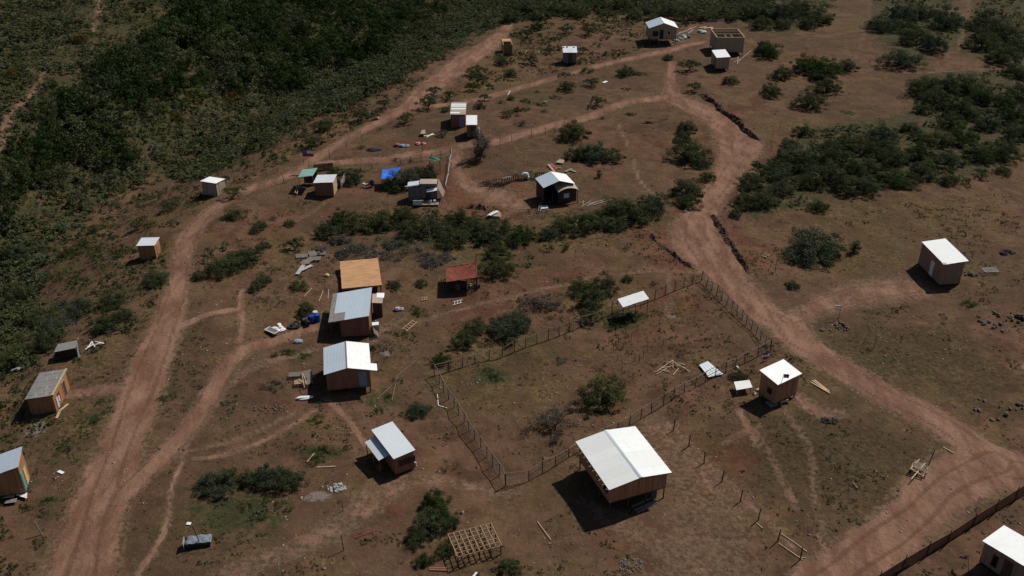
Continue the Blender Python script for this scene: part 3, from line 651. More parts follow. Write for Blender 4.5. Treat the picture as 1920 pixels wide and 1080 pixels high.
f = Frame('house', 'low brown house under a wide pale blue sheet roof with grey patches', 'house', (616, 605), (692, 592), (625, 551), 1.9, .15, .1, ohl=1.25, tilt='x', mark='blue-grey sheet-roofed house')
walls(f, M['redwood'], wallh=2.0, trim='brown')
ro = roof(f, M['blue'], sheets=5, vary=.25, seed=9)
pt = MB(); w2, d2 = f.w / 2, f.d / 2; Zr = f.rz_
for i in range(7):
    ya = -d2 + f.d * i / 7; yb = ya + f.d / 7 - .03; pt.slab([(x, y, Zr(x, y) + .04) for x, y in ((-w2 - .03, ya), (-w2 + .5, ya), (-w2 + .5, yb), (-w2 - .03, yb))], .015, random.random())
pt.build('edge_sheet', M['fiber'], ro)
MB().slab([(x, y, Zr(x, y) + .045) for x, y in ((-w2 + .52, -d2 - .05), (-w2 + 1.75, -d2 - .05), (-w2 + 1.75, -d2 + 1.6), (-w2 + .52, -d2 + 1.6))], .015, .7).build('roof_patch', M['fiber'], ro)
for y in (-d2 + .15, -d2 + 1.9, d2 - .3):
    MB().pole((-w2 + .15, y, f.gz(-w2 + .15, y) - .2), (-w2 + .15, y, f.rz_(-w2, y) - .02), .05).build('porch_post', 'post', f.root)
an = MB().slab([(w2 + .01, d2 - 1.9, f.H - .1), (w2 + 1.2, d2 - 1.9, f.H - .2), (w2 + 1.25, d2 - .1, f.H + .0), (w2 + .01, d2 - .1, f.H + .05)], .03, .2).build('side_roof', M['rustsheet'], f.root)
MB().slab([(w2 + .5, d2 - .9, f.H + .0), (w2 + 1.35, d2 - .9, f.H - .08), (w2 + 1.38, d2 - .0, f.H + .04), (w2 + .5, d2 - .0, f.H + .09)], .02).build('white_sheet', M['white'], an)
MB().box((w2 + .6, d2 - 1.3, (f.H - .2 + f.gz(w2 + .6, d2 - 1.3)) / 2 - .1), (1.05, 1.0, f.H - .2 - f.gz(w2 + .6, d2 - 1.3))).build('side_room', 'dark', f.root)
HB = f

f = Frame('floor_platform', 'low square platform of fresh orange-tan planks behind the blue-grey roof', 'platform', (641, 541), (716, 534), (639, 490), .65, .0, .05, mark='tan plank platform')
r = MB(); n = 28
for i in range(n):
    ya = -f.d / 2 + f.d * i / n; yb = ya + f.d / n - .012; e = random.uniform(-.03, .03); e2 = random.uniform(-.03, .03)
    r.slab([(-f.w / 2 + e, ya, f.H), (f.w / 2 + e2, ya, f.H), (f.w / 2 + e2, yb, f.H), (-f.w / 2 + e, yb, f.H)], .03, random.random())
r.build('planks', 'deck', f.root)
r = MB()
for a, b in (((-f.w / 2, -f.d / 2), (f.w / 2, -f.d / 2)), ((f.w / 2 - .04, -f.d / 2 + .06), (f.w / 2 - .04, f.d / 2 - .06)), ((-f.w / 2 + .04, -f.d / 2 + .06), (-f.w / 2 + .04, f.d / 2 - .06))): r.beam((*a, f.H - .12), (*b, f.H - .12), .05, .16)
r.build('joists', 'orange', f.root)
for i in range(4):
    for j in range(4):
        x, y = -f.w / 2 + .15 + (f.w - .3) * i / 3, -f.d / 2 + .15 + (f.d - .3) * j / 3; MB().pole((x, y, f.gz(x, y) - .2), (x, y, f.H - .03), .07).build('stump', 'post', f.root)

f = Frame('house', 'small dark cabin with a long pale slanted roof and a lower grey porch roof', 'house', (738, 861), (779, 843.6), (696, 806), 2.0, .0, .15, tilt='x', mark='dark cabin with the porch')
walls(f, M['redwood'], 0, 'slopex', wallh=1.95)
roof(f, M['zinc'], 0, 'slopex', sheets=5, vary=.18, seed=5)
for i in range(4): opening(f, 'F', .55 + i * .42, .75, .3, .65, 'window', 'darkglass', 'dark')
w2, d2 = f.w / 2, f.d / 2
MB().slab([(-w2 - .95, -d2 + 1.2, f.H - .62), (-w2 + .12, -d2 + 1.2, f.H - .4), (-w2 + .12, d2 - .6, f.H - .4), (-w2 - .95, d2 - .6, f.H - .62)], .025, .9).build('porch_roof', M['zinc'], f.root)['label'] = 'low grey porch roof'
for y in (-d2 + 1.3, (-d2 + 1.3 + d2 - .7) / 2, d2 - .7): MB().pole((-w2 - .85, y, f.gz(-w2 - .85, y) - .2), (-w2 - .85, y, f.H - .62), .045).build('porch_post', 'brown', f.root)
st = MB()
for i in range(4): st.box((-w2 - .5, -d2 + 1.9, f.zf - .15 - i * .2), (.9 + 0, .7, .05)) if 0 else st.box((-w2 - .5 - i * .22, -d2 + 2.0, f.zf - .1 - i * .17), (.28, .8, .05))
st.build('steps', 'brown', f.root)
opening(f, 'L', f.d - 2.6, .05, .7, 1.7, 'door', 'dark', 'brown')
opening(f, 'L', 1.2, .7, .6, .6, 'window', 'darkglass', 'fr')

f = Frame('hut', 'square white-roofed plywood hut turned cornerwise beside the right-hand road', 'hut', (1458.6, 721.8), (1503.8, 700.3), (1424, 694), 2.7, .1, .16, tilt='y', mark='square cornerwise hut')
walls(f, M['tan'], wallh=2.4)
roof(f, M['white'], sheets=3, vary=.12, seed=6)
opening(f, 'L', f.d - 1.15, .75, .55, .65, 'window', 'darkglass', 'dark')
for i in range(3): MB().box((f.x0 + .02 + (f.x1 - f.x0 - .04) * (.25 + i * .25), f.y0 - .014, (f.zf + f.H) / 2 - .03), (.04, .028, f.H - f.zf - .06)).build('batten', 'brown', f.root)
HUT = f
pf = f.root.matrix_basis @ Vector((f.x0 + .25, f.y0 - .12, f.H - .55))
fl = flag(0, 0, 1.6, .55, .45, 'dark red flag on a thin pole above the square white hut roof', (.22, .06), .2, base=pf, drape=.12, order=('fb', 'redcloth', 'fb'))
MB().box((0, 0, .35), (.3, .12, .16)).build('bracket', 'grey', fl)

f = Frame('shed', 'pinkish shed with a bright white flat roof at the far right', 'shed', (1770, 496), (1816.7, 489.3), (1728.3, 453.3), 3.0, .1, .12, ohl=.1, ohr=.35, tilt='x', mark='pinkish white-roofed shed')
walls(f, M['pink'], wallh=2.85)
ro = roof(f, M['white'], sheets=2, rows=3, vary=.05, seed=2)
opening(f, 'L', f.d * .56, .05, .72, 1.9, 'door', 'whitepaint', 'whitepaint')
MB().box((f.x0 + .15, -f.d / 2 + .15, f.H + .04), (.75, .5, .02), .0).build('roof_patch', M['rustsheet'], ro)

f = Frame('house', 'pinkish house under a ribbed white roof cut off by the lower right corner', 'house', (1842, 1014), (1950, 1079), (1882.5, 984.7), 2.25, .25, .16, tilt='x', mark='ribbed-roof house in the lower right corner')
walls(f, M['pink'], wallh=2.1)
roof(f, M['white'], sheets=7, vary=.35, seed=12)
opening(f, 'F', 1.15, .35, .42, 1.15, 'window', 'darkglass', 'dark'); opening(f, 'F', 2.2, .05, .75, 1.75, 'door', 'dark', 'brown')
b = f.root.matrix_basis @ Vector((-f.w / 2 + .1, -f.d / 2 - 1.1, 0)); b.z = tz(b.x, b.y)
flag(0, 0, 1.5, .6, .42, 'small white and red flag leaning by the lower right house', (.35, .1), 2.2, base=at(1816, 1072), drape=.3)

f = Frame('house', 'orange-walled hut with a blue sheet roof cut by the left edge', 'house', (-40, 902), (34.6, 875), (-31, 863), 2.3, .4, .12, tilt='x', mark='blue-roofed hut at the left edge')
walls(f, M['orange'], wallh=2.05)
roof(f, M['blue'], sheets=5, vary=.2, seed=13)
MB().box((f.x1 + .018, f.y0 + .28, (f.zf + f.H) / 2), (.03, .42, f.H - f.zf - .1)).build('corner_panel', 'teal', f.root)['label'] = 'teal painted corner panel'
opening(f, 'R', 1.25, .05, .7, 1.75, 'door', 'yellow', 'teal')
opening(f, 'F', f.x1 - f.x0 - 2.2, .8, .6, .6, 'window')

f = Frame('house', 'orange hut with a grey patchwork fibre roof beside the left road', 'house', (45.7, 749), (100, 741), (74, 699), 1.95, .15, .15, ohr=.2, tilt='x', mark='patchwork-roofed orange hut')
walls(f, M['orange'], wallh=2.05)
ro = roof(f, M['fiber'], sheets=5, rows=4, vary=1., seed=14)
pj_ = MB(); w2, d2 = f.w / 2, f.d / 2
rq = random.Random(4)
for j in range(4):
    yj = -d2 + f.d * (j + .5) / 4; xs = -w2 + .2 + (j % 2) * .5
    for q in range(3):
        L = rq.uniform(.7, 1.1); xe = min(xs + L, w2 - .1)
        pj_.beam((xs, yj, f.rz_(xs, yj) + .03), (xe, yj, f.rz_(xe, yj) + .03), .05, .02); e = rq.choice((-1, 1)) * rq.uniform(.4, .8); ye = max(min(yj + e, d2 - .05), -d2 + .05)
        pj_.beam((xe, yj, f.rz_(xe, yj) + .03), (xe, ye, f.rz_(xe, ye) + .03), .05, .02); xs += L + .15
pj_.build('joint_strips', 'ash', ro)
MB().beam((w2 - .12, -d2, f.rz_(w2, -d2) + .03), (w2 - .12, d2, f.rz_(w2, d2) + .03), .2, .03).build('edge_board', 'lumber', f.root)
opening(f, 'R', f.y1 - f.y0 - 1.2, .05, .7, 1.8, 'door', 'dark', 'lumber')
hung_flag(f, 'R', 1.25, f.H - .25, .55, 1.0, 'red, white and blue flag hung on the wall of the patchwork-roofed hut')
t_ = hung_flag(f, 'R', .65, f.H - .45, .4, 1.2, 'white cloth banner hung beside the flag on the patchwork-roofed hut', ('fw', 'fw', 'fw')); t_.name = 'cloth_banner'; t_['category'] = 'banner'

f = Frame('shed', 'small bright orange shed with a grey roof left of the main dirt road', 'shed', (255, 461), (290, 460), (265, 445.7), 2.1, .12, .12, tilt='x', mark='small orange shed')
walls(f, M['orange'], wallh=2.05); roof(f, M['zinc'], sheets=3, vary=.4, seed=21)
opening(f, 'R', .95, .05, .7, 1.75, 'door', 'orange', 'lumber')
f = Frame('shed', 'cream shed with a bright white roof at the edge of the scrub slope', 'shed', (375, 339.5), (405, 344), (393, 331), 2.4, .1, .12, tilt='y', mark='cream white-roofed shed')
walls(f, M['pale'], wallh=2.2); roof(f, M['white'], sheets=3, vary=.1, seed=22)
opening(f, 'R', 1.0, .05, .7, 1.8, 'door', 'pale', 'lumber')
f = Frame('shed', 'brown shed with a pale grey sheet roof next to the green lean-to', 'shed', (587, 343), (624.6, 341.7), (595, 328), 2.0, .15, .12, tilt='x', mark='brown shed beside the green lean-to')
walls(f, M['brown'], wallh=2.05); roof(f, M['zinc'], sheets=4, vary=.5, seed=23)
MB().box((f.x1 + .015, 0, (f.zf + f.H) / 2), (.03, f.y1 - f.y0 - .1, f.H - f.zf - .12)).build('side_cladding', 'lumber', f.root)

f = Frame('shelter', 'open lean-to with a faded green sheet roof below the flag', 'shelter', (558, 332.5), (586.7, 329), (567.5, 318), 2.05, .1, .05, tilt='x', mark='green lean-to')
roof(f, M['green'], sheets=4, vary=.3, fascia='lumber')
for x in (-f.w / 2 + .1, f.w / 2 - .1):
    for y in (-f.d / 2 + .1, f.d / 2 - .1): MB().pole((x, y, f.gz(x, y) - .2), (x, y, f.rz_(x, y) - .02), .05).build('post', 'greywood', f.root)
MB().box((0, f.d / 2 - .2, f.H * .5), (f.w - .3, .05, f.H * .8)).build('back_panel', 'dark', f.root)
flag(583, 333, 3.5, 1.65, .95, 'red, white and blue flag spread above the green lean-to', (0, 0), 0, base=at(571, 322), drape=.05)

f = Frame('shack', 'grey shack with a tan roof strip and a cluttered deck in front', 'shack', (786.7, 344.5), (819, 344.5), (790, 335.5), 2.6, .1, .08, mark='grey shack with the cluttered deck')
walls(f, M['grey'], wallh=2.3); roof(f, M['rustsheet'], sheets=3, vary=.8, seed=31)
w2, d2 = f.w / 2, f.d / 2
lw = MB().box((-w2 - .9, 0.1, f.H * .40), (1.7, f.d - .3, f.H * .8)).build('side_room', 'grey', f.root)
MB().slab([(-w2 - 1.8, -d2 + .1, f.H * .82), (-w2 - .05, -d2 + .1, f.H * .92), (-w2 - .05, d2, f.H * .95), (-w2 - 1.8, d2, f.H * .86)], .02, .2).build('side_roof', M['zinc'], f.root)
MB().beam((-w2 - 2.1, -d2 - .1, f.H * .86), (-w2 + .0, -d2 + .1, f.H * .97), .12, .05).build('batten', 'whitepaint', f.root)
MB().slab([(w2 - 1.5, -d2 - .6, f.H * .62), (w2 + .05, -d2 - .6, f.H * .72), (w2 + .05, -d2 - .05, f.H * .8), (w2 - 1.5, -d2 - .05, f.H * .7)], .03, .1).build('awning', M['white'], f.root)
MB().slab([(w2 + .05, -d2, f.H * .8), (w2 + .9, -d2 - .6, .9), (w2 + 1.0, d2, .9), (w2 + .1, d2 + .5, f.H)], .02).build('side_tarp', 'greywood', f.root)
dk = MB().box((-.3, -d2 - 1.0, .25), (f.w + 1.2, 1.6, .08)).build('deck', 'greywood', f.root)
for i in range(6): MB().box((-w2 - .6 + i * .95, -d2 - 1.75, .62), (.06, .06, .75)).build('baluster', 'greywood', dk)
MB().box((-w2 - .3, -d2 - 1.8, .6), (1.2, .05, .75)).build('white_panel', 'whitepaint', dk)
opening(f, 'F', f.w * .45, .1, .7, 1.7, 'door', 'dark', 'dark')
for i, (dx, dy, s, mm) in enumerate(((.3, -1.1, .35, 'blue'), (.9, -.9, .3, 'white'), (-.9, -1.2, .4, 'greywood'))):
    p = f.root.matrix_basis @ Vector((dx, -d2 + dy, .29)); o = MB().box((0, 0, s * .5), (s, s * .8, s)).box((0, 0, s + .02), (s * 1.05, s * .85, .03)).build('crate', M[mm] if mm in ('blue', 'white') else mm, None, p, .3 * i)
    tag(o, ['bluish crate in the middle of the grey shack deck', 'white crate at the right end of the grey shack deck', 'weathered wood crate at the left end of the grey shack deck'][i], 'crate', 'crates on the shack deck')

# blue tarp shelter
pc = [at(715, 336, 1.5), at(738, 333, 1.7), at(752, 314, 1.9), at(735, 312.5, 2.0), at(717, 318, 1.8)]
c0 = sum(pc, Vector()) / 5; c0.z = tz(c0.x, c0.y)
r = empty('tarp_shelter', c0, 0, 'bright blue tarpaulin stretched over low posts behind a dark tree', 'shelter'); LANDMARKS.append(('blue tarpaulin', 733, 335))
g = MB(); n = 8; V = []
for j in range(n + 1):
    for i in range(n + 1):
        u, v = i / n, j / n; p = (pc[0] * (1 - u) + pc[1] * u) * (1 - v) + (pc[4] * (1 - u) + pc[2] * u) * v
        V.append(tuple(p - c0 + Vector((0, 0, -.25 * math.sin(u * 3.1) * math.sin(v * 3.1) + .06 * math.sin(i * 2.1) * math.cos(j * 1.7)))))
g.add(V, [(j * (n + 1) + i, j * (n + 1) + i + 1, (j + 1) * (n + 1) + i + 1, (j + 1) * (n + 1) + i) for j in range(n) for i in range(n)])
g.build('tarp', 'bluetarp', r, smooth=True)
for p in (pc[0], pc[1], pc[2], pc[4]): MB().pole((p.x - c0.x, p.y - c0.y, tz(p.x, p.y) - c0.z - .2), p - c0, .04).build('post', 'post', r)
# green cage
f = Frame('cage', 'narrow cage with a crumpled green net on top behind the grey shack', 'cage', (805, 299.5), (824.5, 299), (806, 296), 2.1, .0, .05, mark='green-topped cage')
g = MB(); w2, d2 = f.w / 2, max(f.d / 2, .7); n = 6
g.add([(-w2 + 2 * w2 * i / n, -d2 + 2 * d2 * j / n, f.H + .18 * math.sin(i * 1.3 + j) - .25 * abs(i / n - .5)) for j in range(n + 1) for i in range(n + 1)], [(j * (n + 1) + i, j * (n + 1) + i + 1, (j + 1) * (n + 1) + i + 1, (j + 1) * (n + 1) + i) for j in range(n) for i in range(n)]); g.build('net', 'deepgreen', f.root)
for x in (-w2, w2):
    for y in (-d2, d2): MB().pole((x, y, -.2), (x, y, f.H), .045).build('post', 'post', f.root)
g = MB()
for i in range(9):
    x = -w2 + 2 * w2 * i / 8; g.beam((x, -d2, 0), (x, -d2, f.H - .1), .03); g.beam((x, d2, 0), (x, d2, f.H - .1), .03)
g.build('bars', 'dark', f.root)

# central house with open front
f = Frame('house', 'open-fronted dark house with a blue-grey and white gable roof in the village centre', 'house', (1019, 352.4), (1078, 344.4), (1012, 333), 2.55, .0, .15, mark='open-fronted gabled house')
w2, d2 = f.w / 2, f.d / 2
walls(f, M['dark'], .75, 'gabley', wallh=2.45, skip='F')
rl_ = MB(); rr_ = MB()
for i in range(3):
    ya = -d2 + f.d * i / 3; yb = ya + f.d / 3
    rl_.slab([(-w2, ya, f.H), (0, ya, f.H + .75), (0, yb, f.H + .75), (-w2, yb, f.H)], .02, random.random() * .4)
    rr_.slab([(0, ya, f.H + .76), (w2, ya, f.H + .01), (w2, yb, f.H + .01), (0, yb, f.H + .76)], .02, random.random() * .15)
ro = rl_.build('roof', M['blue'], f.root); rr_.build('bright_slope', M['white'], ro)['label'] = 'bright white right slope'  # left slope coloured bluish to stand in for reflected sky
for x in (-w2 + .1, -w2 * .4, w2 * .2): MB().pole((x, -d2 + .1, f.gz(x, -d2) - .2), (x, -d2 + .1, f.rz_(x, 0, .75, 'gabley') - .03), .05).build('post', 'post', f.root)
# lower arched porch roof in front
g = MB(); n = 8; pr = at(1047, 361, 2.1); pw = (atz(1087, 357.6, pr.z) - pr); Lx = pw.length
dp = (atz(1063, 343, pr.z + .2) - pr); dpl = abs(dp.y)
inv = f.root.matrix_basis.inverted() if f.root.matrix_basis else Matrix()
bpy.context.view_layer.update(); inv = f.root.matrix_world.inverted(); a0 = inv @ pr; a1 = inv @ (pr + pw)
for i in range(n):
    u0, u1 = i / n, (i + 1) / n; z0 = a0.z + .45 * math.sin(u0 * math.pi) ** .8 if u0 > 0 else a0.z; z1 = a0.z + (.45 * math.sin(u1 * math.pi) ** .8 if u1 < 1 else 0)
    xa = a0.x + (a1.x - a0.x) * u0; xb = a0.x + (a1.x - a0.x) * u1
    g.slab([(xa, a0.y, z0), (xb, a0.y, z1), (xb, a0.y + 2.3, z1 + .25), (xa, a0.y + 2.3, z0 + .25)], .02, .9 if i in (4,) else .2 * (i % 3))
g.build('porch_roof', M['rustsheet'], f.root)
MB().box(((a0.x + a1.x) / 2, a0.y + .35, a0.z / 2 + .1), (a1.x - a0.x - .4, .06, a0.z - .1)).build('porch_wall', 'dark', f.root)
wn = MB().box(((a0.x + a1.x) / 2 - .2, a0.y + .30, a0.z * .6), (.9, .04, .8)).build('window', 'greywood', f.root)
MB().box(((a0.x + a1.x) / 2 - .2, a0.y + .28, a0.z * .6), (.75, .04, .65)).build('pane', 'blue', wn)
for x in (a0.x + .1, (a0.x + a1.x) / 2 - .9, a1.x - .1): MB().pole((x, a0.y + .1, f.gz(x, a0.y) - .2), (x, a0.y + .1, a0.z + .02), .045).build('porch_post', 'post', f.root)

f = Frame('shed', 'dark brown shed with a striped white and grey roof beside the upper left bend', 'shed', (844, 214.7), (873, 214.7), (846.5, 191.7), 2.25, .2, .1, tilt='y', mark='striped-roof shed')
walls(f, M['redwood'], wallh=2.3); ro = roof(f, M['rustsheet'], sheets=1, rows=6, vary=.8, seed=41)
for j, y in enumerate((-.42, -.1, .12, .27)):
    MB().slab([(-f.w / 2, f.d * y, f.rz_(0, f.d * y) + .03), (f.w / 2 * (.2 if j in (0,) else .97), f.d * y, f.rz_(0, f.d * y) + .03), (f.w / 2 * (.2 if j in (0,) else .97), f.d * (y + .1), f.rz_(0, f.d * (y + .1)) + .03), (-f.w / 2, f.d * (y + .1), f.rz_(0, f.d * (y + .1)) + .03)], .015).build('white_strip', M['white'], ro)
opening(f, 'F', f.x1 - f.x0 - .6, .05, .8, 1.9, 'door', 'bluegrey', 'bluegrey')
f = Frame('shed', 'small shed with a plain white square roof touching the striped-roof shed', 'shed', (874, 234), (894.7, 233.8), (874, 216), 2.25, .6, .08, mark='small square white-roofed shed')
walls(f, M['brown'], wallh=2.1); roof(f, M['white'], sheets=3, vary=.1, seed=42)
opening(f, 'F', .9, .05, .7, 1.75, 'door', 'dark', 'brown')

f = Frame('cabin_frame', 'unfinished timber cabin, half roofed with planks, highest on the left of the village', 'cabin', (943.8, 84.3), (961, 83.8), (946, 72.9), 2.05, .1, .02, mark='half-roofed timber cabin')
walls(f, M['brown'], wallh=2.05, skip='RLB'); walls(f, M['brown'], wallh=2.05, skip='RLF', posts=False, floor=False); w2, d2 = f.w / 2, f.d / 2
MB().slab([(-w2, 0.2, f.rz_(0, .2)), (w2, .2, f.rz_(0, .2)), (w2, d2, f.rz_(0, d2)), (-w2, d2, f.rz_(0, d2))], .03).build('roof', 'deck', f.root)
for sx in (-1, 1):
    for k in range(5):
        y = -d2 + .05 + (f.d - .1) * k / 4; MB().beam((sx * (w2 - .05), y, f.gz(sx * w2, y) - .1), (sx * (w2 - .05), y, f.rz_(0, y) - .04), .12).build('stud', 'lumber', f.root)
    MB().beam((sx * (w2 - .05), -d2, f.H + .02), (sx * (w2 - .05), d2, f.H + .08), .1).build('top_plate', 'lumber', f.root)
f = Frame('shed', 'little dark shed with a pale littered roof on low stilts near the top', 'shed', (1055.6, 98.6), (1082.4, 98.6), (1057, 86.7), 2.4, .5, .12, mark='little littered-roof shed')
walls(f, M['grey'], wallh=2.1); ro = roof(f, M['zinc'], sheets=3, rows=2, vary=.9, seed=44); d2 = f.d / 2
for k, x in enumerate((-1.2, -.5, .9)): MB().box((x, d2 * .6, f.rz_(0, d2 * .6) + .12), (.3, .25, .22), k).build('weight', 'whitepaint' if k != 1 else 'redcloth', ro)
opening(f, 'F', 1.4, .05, .7, 1.7, 'door', 'dark', 'dark')

f = Frame('house', 'cream gabled house with white roof and open porch at the top of the hill', 'house', (1216.7, 53.2), (1272, 52.8), (1211.5, 41.5), 3.3, .0, .25, mark='cream gabled hilltop house')
walls(f, M['pale'], 1.1, 'gabley', wallh=2.35); w2, d2 = f.w / 2, f.d / 2
rl_ = MB(); rr_ = MB()
for i in range(4):
    ya = -d2 + f.d * i / 4; yb = ya + f.d / 4
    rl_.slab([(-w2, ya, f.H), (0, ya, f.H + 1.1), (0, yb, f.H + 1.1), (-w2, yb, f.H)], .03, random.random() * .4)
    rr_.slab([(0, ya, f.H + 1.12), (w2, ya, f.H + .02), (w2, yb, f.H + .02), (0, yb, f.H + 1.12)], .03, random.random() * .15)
ro = rl_.build('roof', M['blue'], f.root); rr_.build('bright_slope', M['white'], ro)['label'] = 'bright white right slope'  # sky reflection painted into the blue of the left slope
fw_ = f.x1 - f.x0
opening(f, 'F', fw_ * .22, .55, fw_ * .22, 1.2, 'window', 'darkglass', 'lumber'); opening(f, 'F', fw_ * .45, .05, fw_ * .12, 1.9, 'door', 'black', 'dark'); opening(f, 'F', fw_ * .72, .9, fw_ * .1, .8, 'window', 'darkglass', 'whitepaint')
for x in (-w2 * .25, -w2 * .9): MB().pole((x, -d2 - .1, f.gz(x, -d2) - .2), (x, -d2 - .1, f.rz_(x, 0, 1.1, 'gabley') - .05), .06).build('porch_post', 'greywood', f.root)
f = Frame('roofless_house', 'roofless cream house showing open timber partitions at the top right', 'house', (1345, 70.8), (1396.4, 70.5), (1332, 55), 3.3, .0, .0, mark='roofless cream house')
walls(f, M['pale'], wallh=3.0, floor=True); w2, d2 = f.w / 2, f.d / 2
g = MB()
for a, b in (((-w2, -d2), (w2, -d2)), ((w2, -d2), (w2, d2)), ((w2, d2), (-w2, d2)), ((-w2, d2), (-w2, -d2))): g.beam((*a, f.H + .04), (*b, f.H + .04), .16, .1)
g.build('top_plate', 'lumber', f.root)
for y in (-d2 * .1, d2 * .55): MB().beam((-w2 + .1, y, f.H - .03), (w2 - .1, y, f.H - .03), .1, .12).build('tie_beam', 'lumber', f.root)
for x in (-w2 * .25, w2 * .2): MB().box((x, -d2 * .45, f.H - 1.2), (.1, f.d * .5, 2.2)).build('partition', 'pale', f.root)
f = Frame('shed', 'pale shed with a white and pink roof in front of the roofless house', 'shed', (1343.6, 108.3), (1369.7, 106.6), (1334, 94), 2.65, .1, .08, tilt='x', mark='pale hilltop shed')
walls(f, M['pale'], wallh=2.15); ro = roof(f, M['white'], sheets=4, vary=.1, seed=45)
MB().slab([(f.w * .3, -f.d / 2, f.H + .03), (f.w / 2, -f.d / 2, f.H + .03), (f.w / 2, f.d / 2, f.rz_(0, f.d / 2) + .03), (f.w * .3, f.d / 2, f.rz_(0, f.d / 2) + .03)], .015, .9).build('pink_sheet', M['rustsheet'], ro)
opening(f, 'L', f.d - 1.2, .05, .7, 1.75, 'door', 'dark', 'pale')

# canopy in the fenced lot
f = Frame('canopy', 'bright white sheet canopy on thin posts inside the fenced lot', 'canopy', (1168, 576), (1217, 560), (1157.7, 560.7), 1.75, .1, .03, tilt='x', mark='white canopy')
roof(f, M['white'], sheets=3, vary=.05, fascia='lumber')
w2, d2 = f.w / 2, f.d / 2
for x in (-w2 - .55, -w2 + .1, 0, w2 - .1):
    for y in (-d2 + .05, d2 + .15): MB().pole((x, y, f.gz(x, y) - .2), (x, y, f.rz_(x, y) - .04), .035).build('post', 'post', f.root)
g = MB(); Zr = f.rz_; g.beam((-w2 - .65, -d2 - .05, Zr(-w2 - .65, -d2) - .04), (w2, -d2 - .05, Zr(w2, -d2) - .04), .05); g.beam((-w2 - .65, d2 + .2, Zr(-w2 - .65, d2) + .02), (w2, d2 + .2, Zr(w2, d2) + .02), .05); g.beam((-w2 - .6, -d2 - .05, Zr(-w2, -d2) - .1), (-w2 - .6, d2 + .2, Zr(-w2, d2) - .02), .05); g.build('frame', 'rail', f.root)

# red netting shelter
f = Frame('net_shelter', 'timber pen covered with sagging dark red netting', 'shelter', (837, 529), (893.7, 520.7), (837.3, 501.5), 1.45, .15, .03, tilt='x', mark='red netting shelter')
w2, d2 = f.w / 2, f.d / 2; n = 14; g = MB()
g.add([(-w2 + 2 * w2 * i / n, -d2 + 2 * d2 * j / n, f.rz_(-w2 + 2 * w2 * i / n, -d2 + 2 * d2 * j / n) + .02 - .22 * math.sin(math.pi * i / n) * math.sin(math.pi * j / n) + .05 * math.sin(i * 2.3 + j)) for j in range(n + 1) for i in range(n + 1)], [(j * (n + 1) + i, j * (n + 1) + i + 1, (j + 1) * (n + 1) + i + 1, (j + 1) * (n + 1) + i) for j in range(n) for i in range(n)], .3)
g.build('netting', 'rednet', f.root, smooth=True)
g = MB()
for a, b in (((-w2, -d2), (w2, -d2)), ((w2, -d2), (w2, d2)), ((w2, d2), (-w2, d2)), ((-w2, d2), (-w2, -d2))): g.beam((*a, f.rz_(*a) + .02), (*b, f.rz_(*b) + .02), .08)
g.build('roof_frame', 'rednet', f.root)
for i in range(4):
    for j in range(3):
        x, y = -w2 + f.w * i / 3, -d2 + f.d * j / 2
        if i in (0, 3) or j in (0, 2): MB().pole((x, y, f.gz(x, y) - .2), (x, y, f.rz_(x, y) + (1.1 if (i, j) == (3, 2) else 0)), .05).build('post', 'post', f.root)
for k in range(3):
    g = MB()
    for a, b in (((-w2, -d2), (w2, -d2)), ((-w2, d2), (-w2, -d2)), ((w2, -d2), (w2, d2))): g.beam((*a, .35 + k * .38), (*b, .35 + k * .38), .05, .09)
    g.build('rail', 'dark', f.root)
for i in range(5): MB().box((-w2 + .5 + i * .8, -d2 + .6, .45), (.5, .45, .6), .2 * i).build('inner_box', 'greywood' if i % 2 else 'black', f.root)

# timber grid frame, bottom centre
f = Frame('floor_frame', 'raised grid of raw timber joists on short legs at the bottom', 'frame', (857.8, 1043.9), (940.5, 1022), (840, 1001), 1.05, .0, .0, mark='raised timber grid')
w2, d2 = f.w / 2, f.d / 2
for i in range(9): x = -w2 + f.w * i / 8; MB().beam((x, -d2, f.H), (x, d2, f.H), .06, .07).build('joist', 'oldlumber', f.root)
for j in range(7): y = -d2 + f.d * j / 6; MB().beam((-w2 - .02, y, f.H - .055), (w2 + .02, y, f.H - .055), .05, .06).build('cross_beam', 'oldlumber', f.root)
for i in range(5):
    for j in range(3):
        x, y = -w2 + .05 + (f.w - .1) * i / 4, -d2 + .05 + (f.d - .1) * j / 2
        MB().pole((x, y, f.gz(x, y) - .25), (x, y, f.H - .09), .055).build('leg', 'post', f.root)
g = MB(); g.beam((-w2, -d2 + .1, .3), (-w2 + 1.2, -d2 + .1, f.H - .1), .05); g.beam((w2, -d2 + .1, .3), (w2 - 1.2, -d2 + .1, f.H - .1), .05); g.build('brace', 'post', f.root)

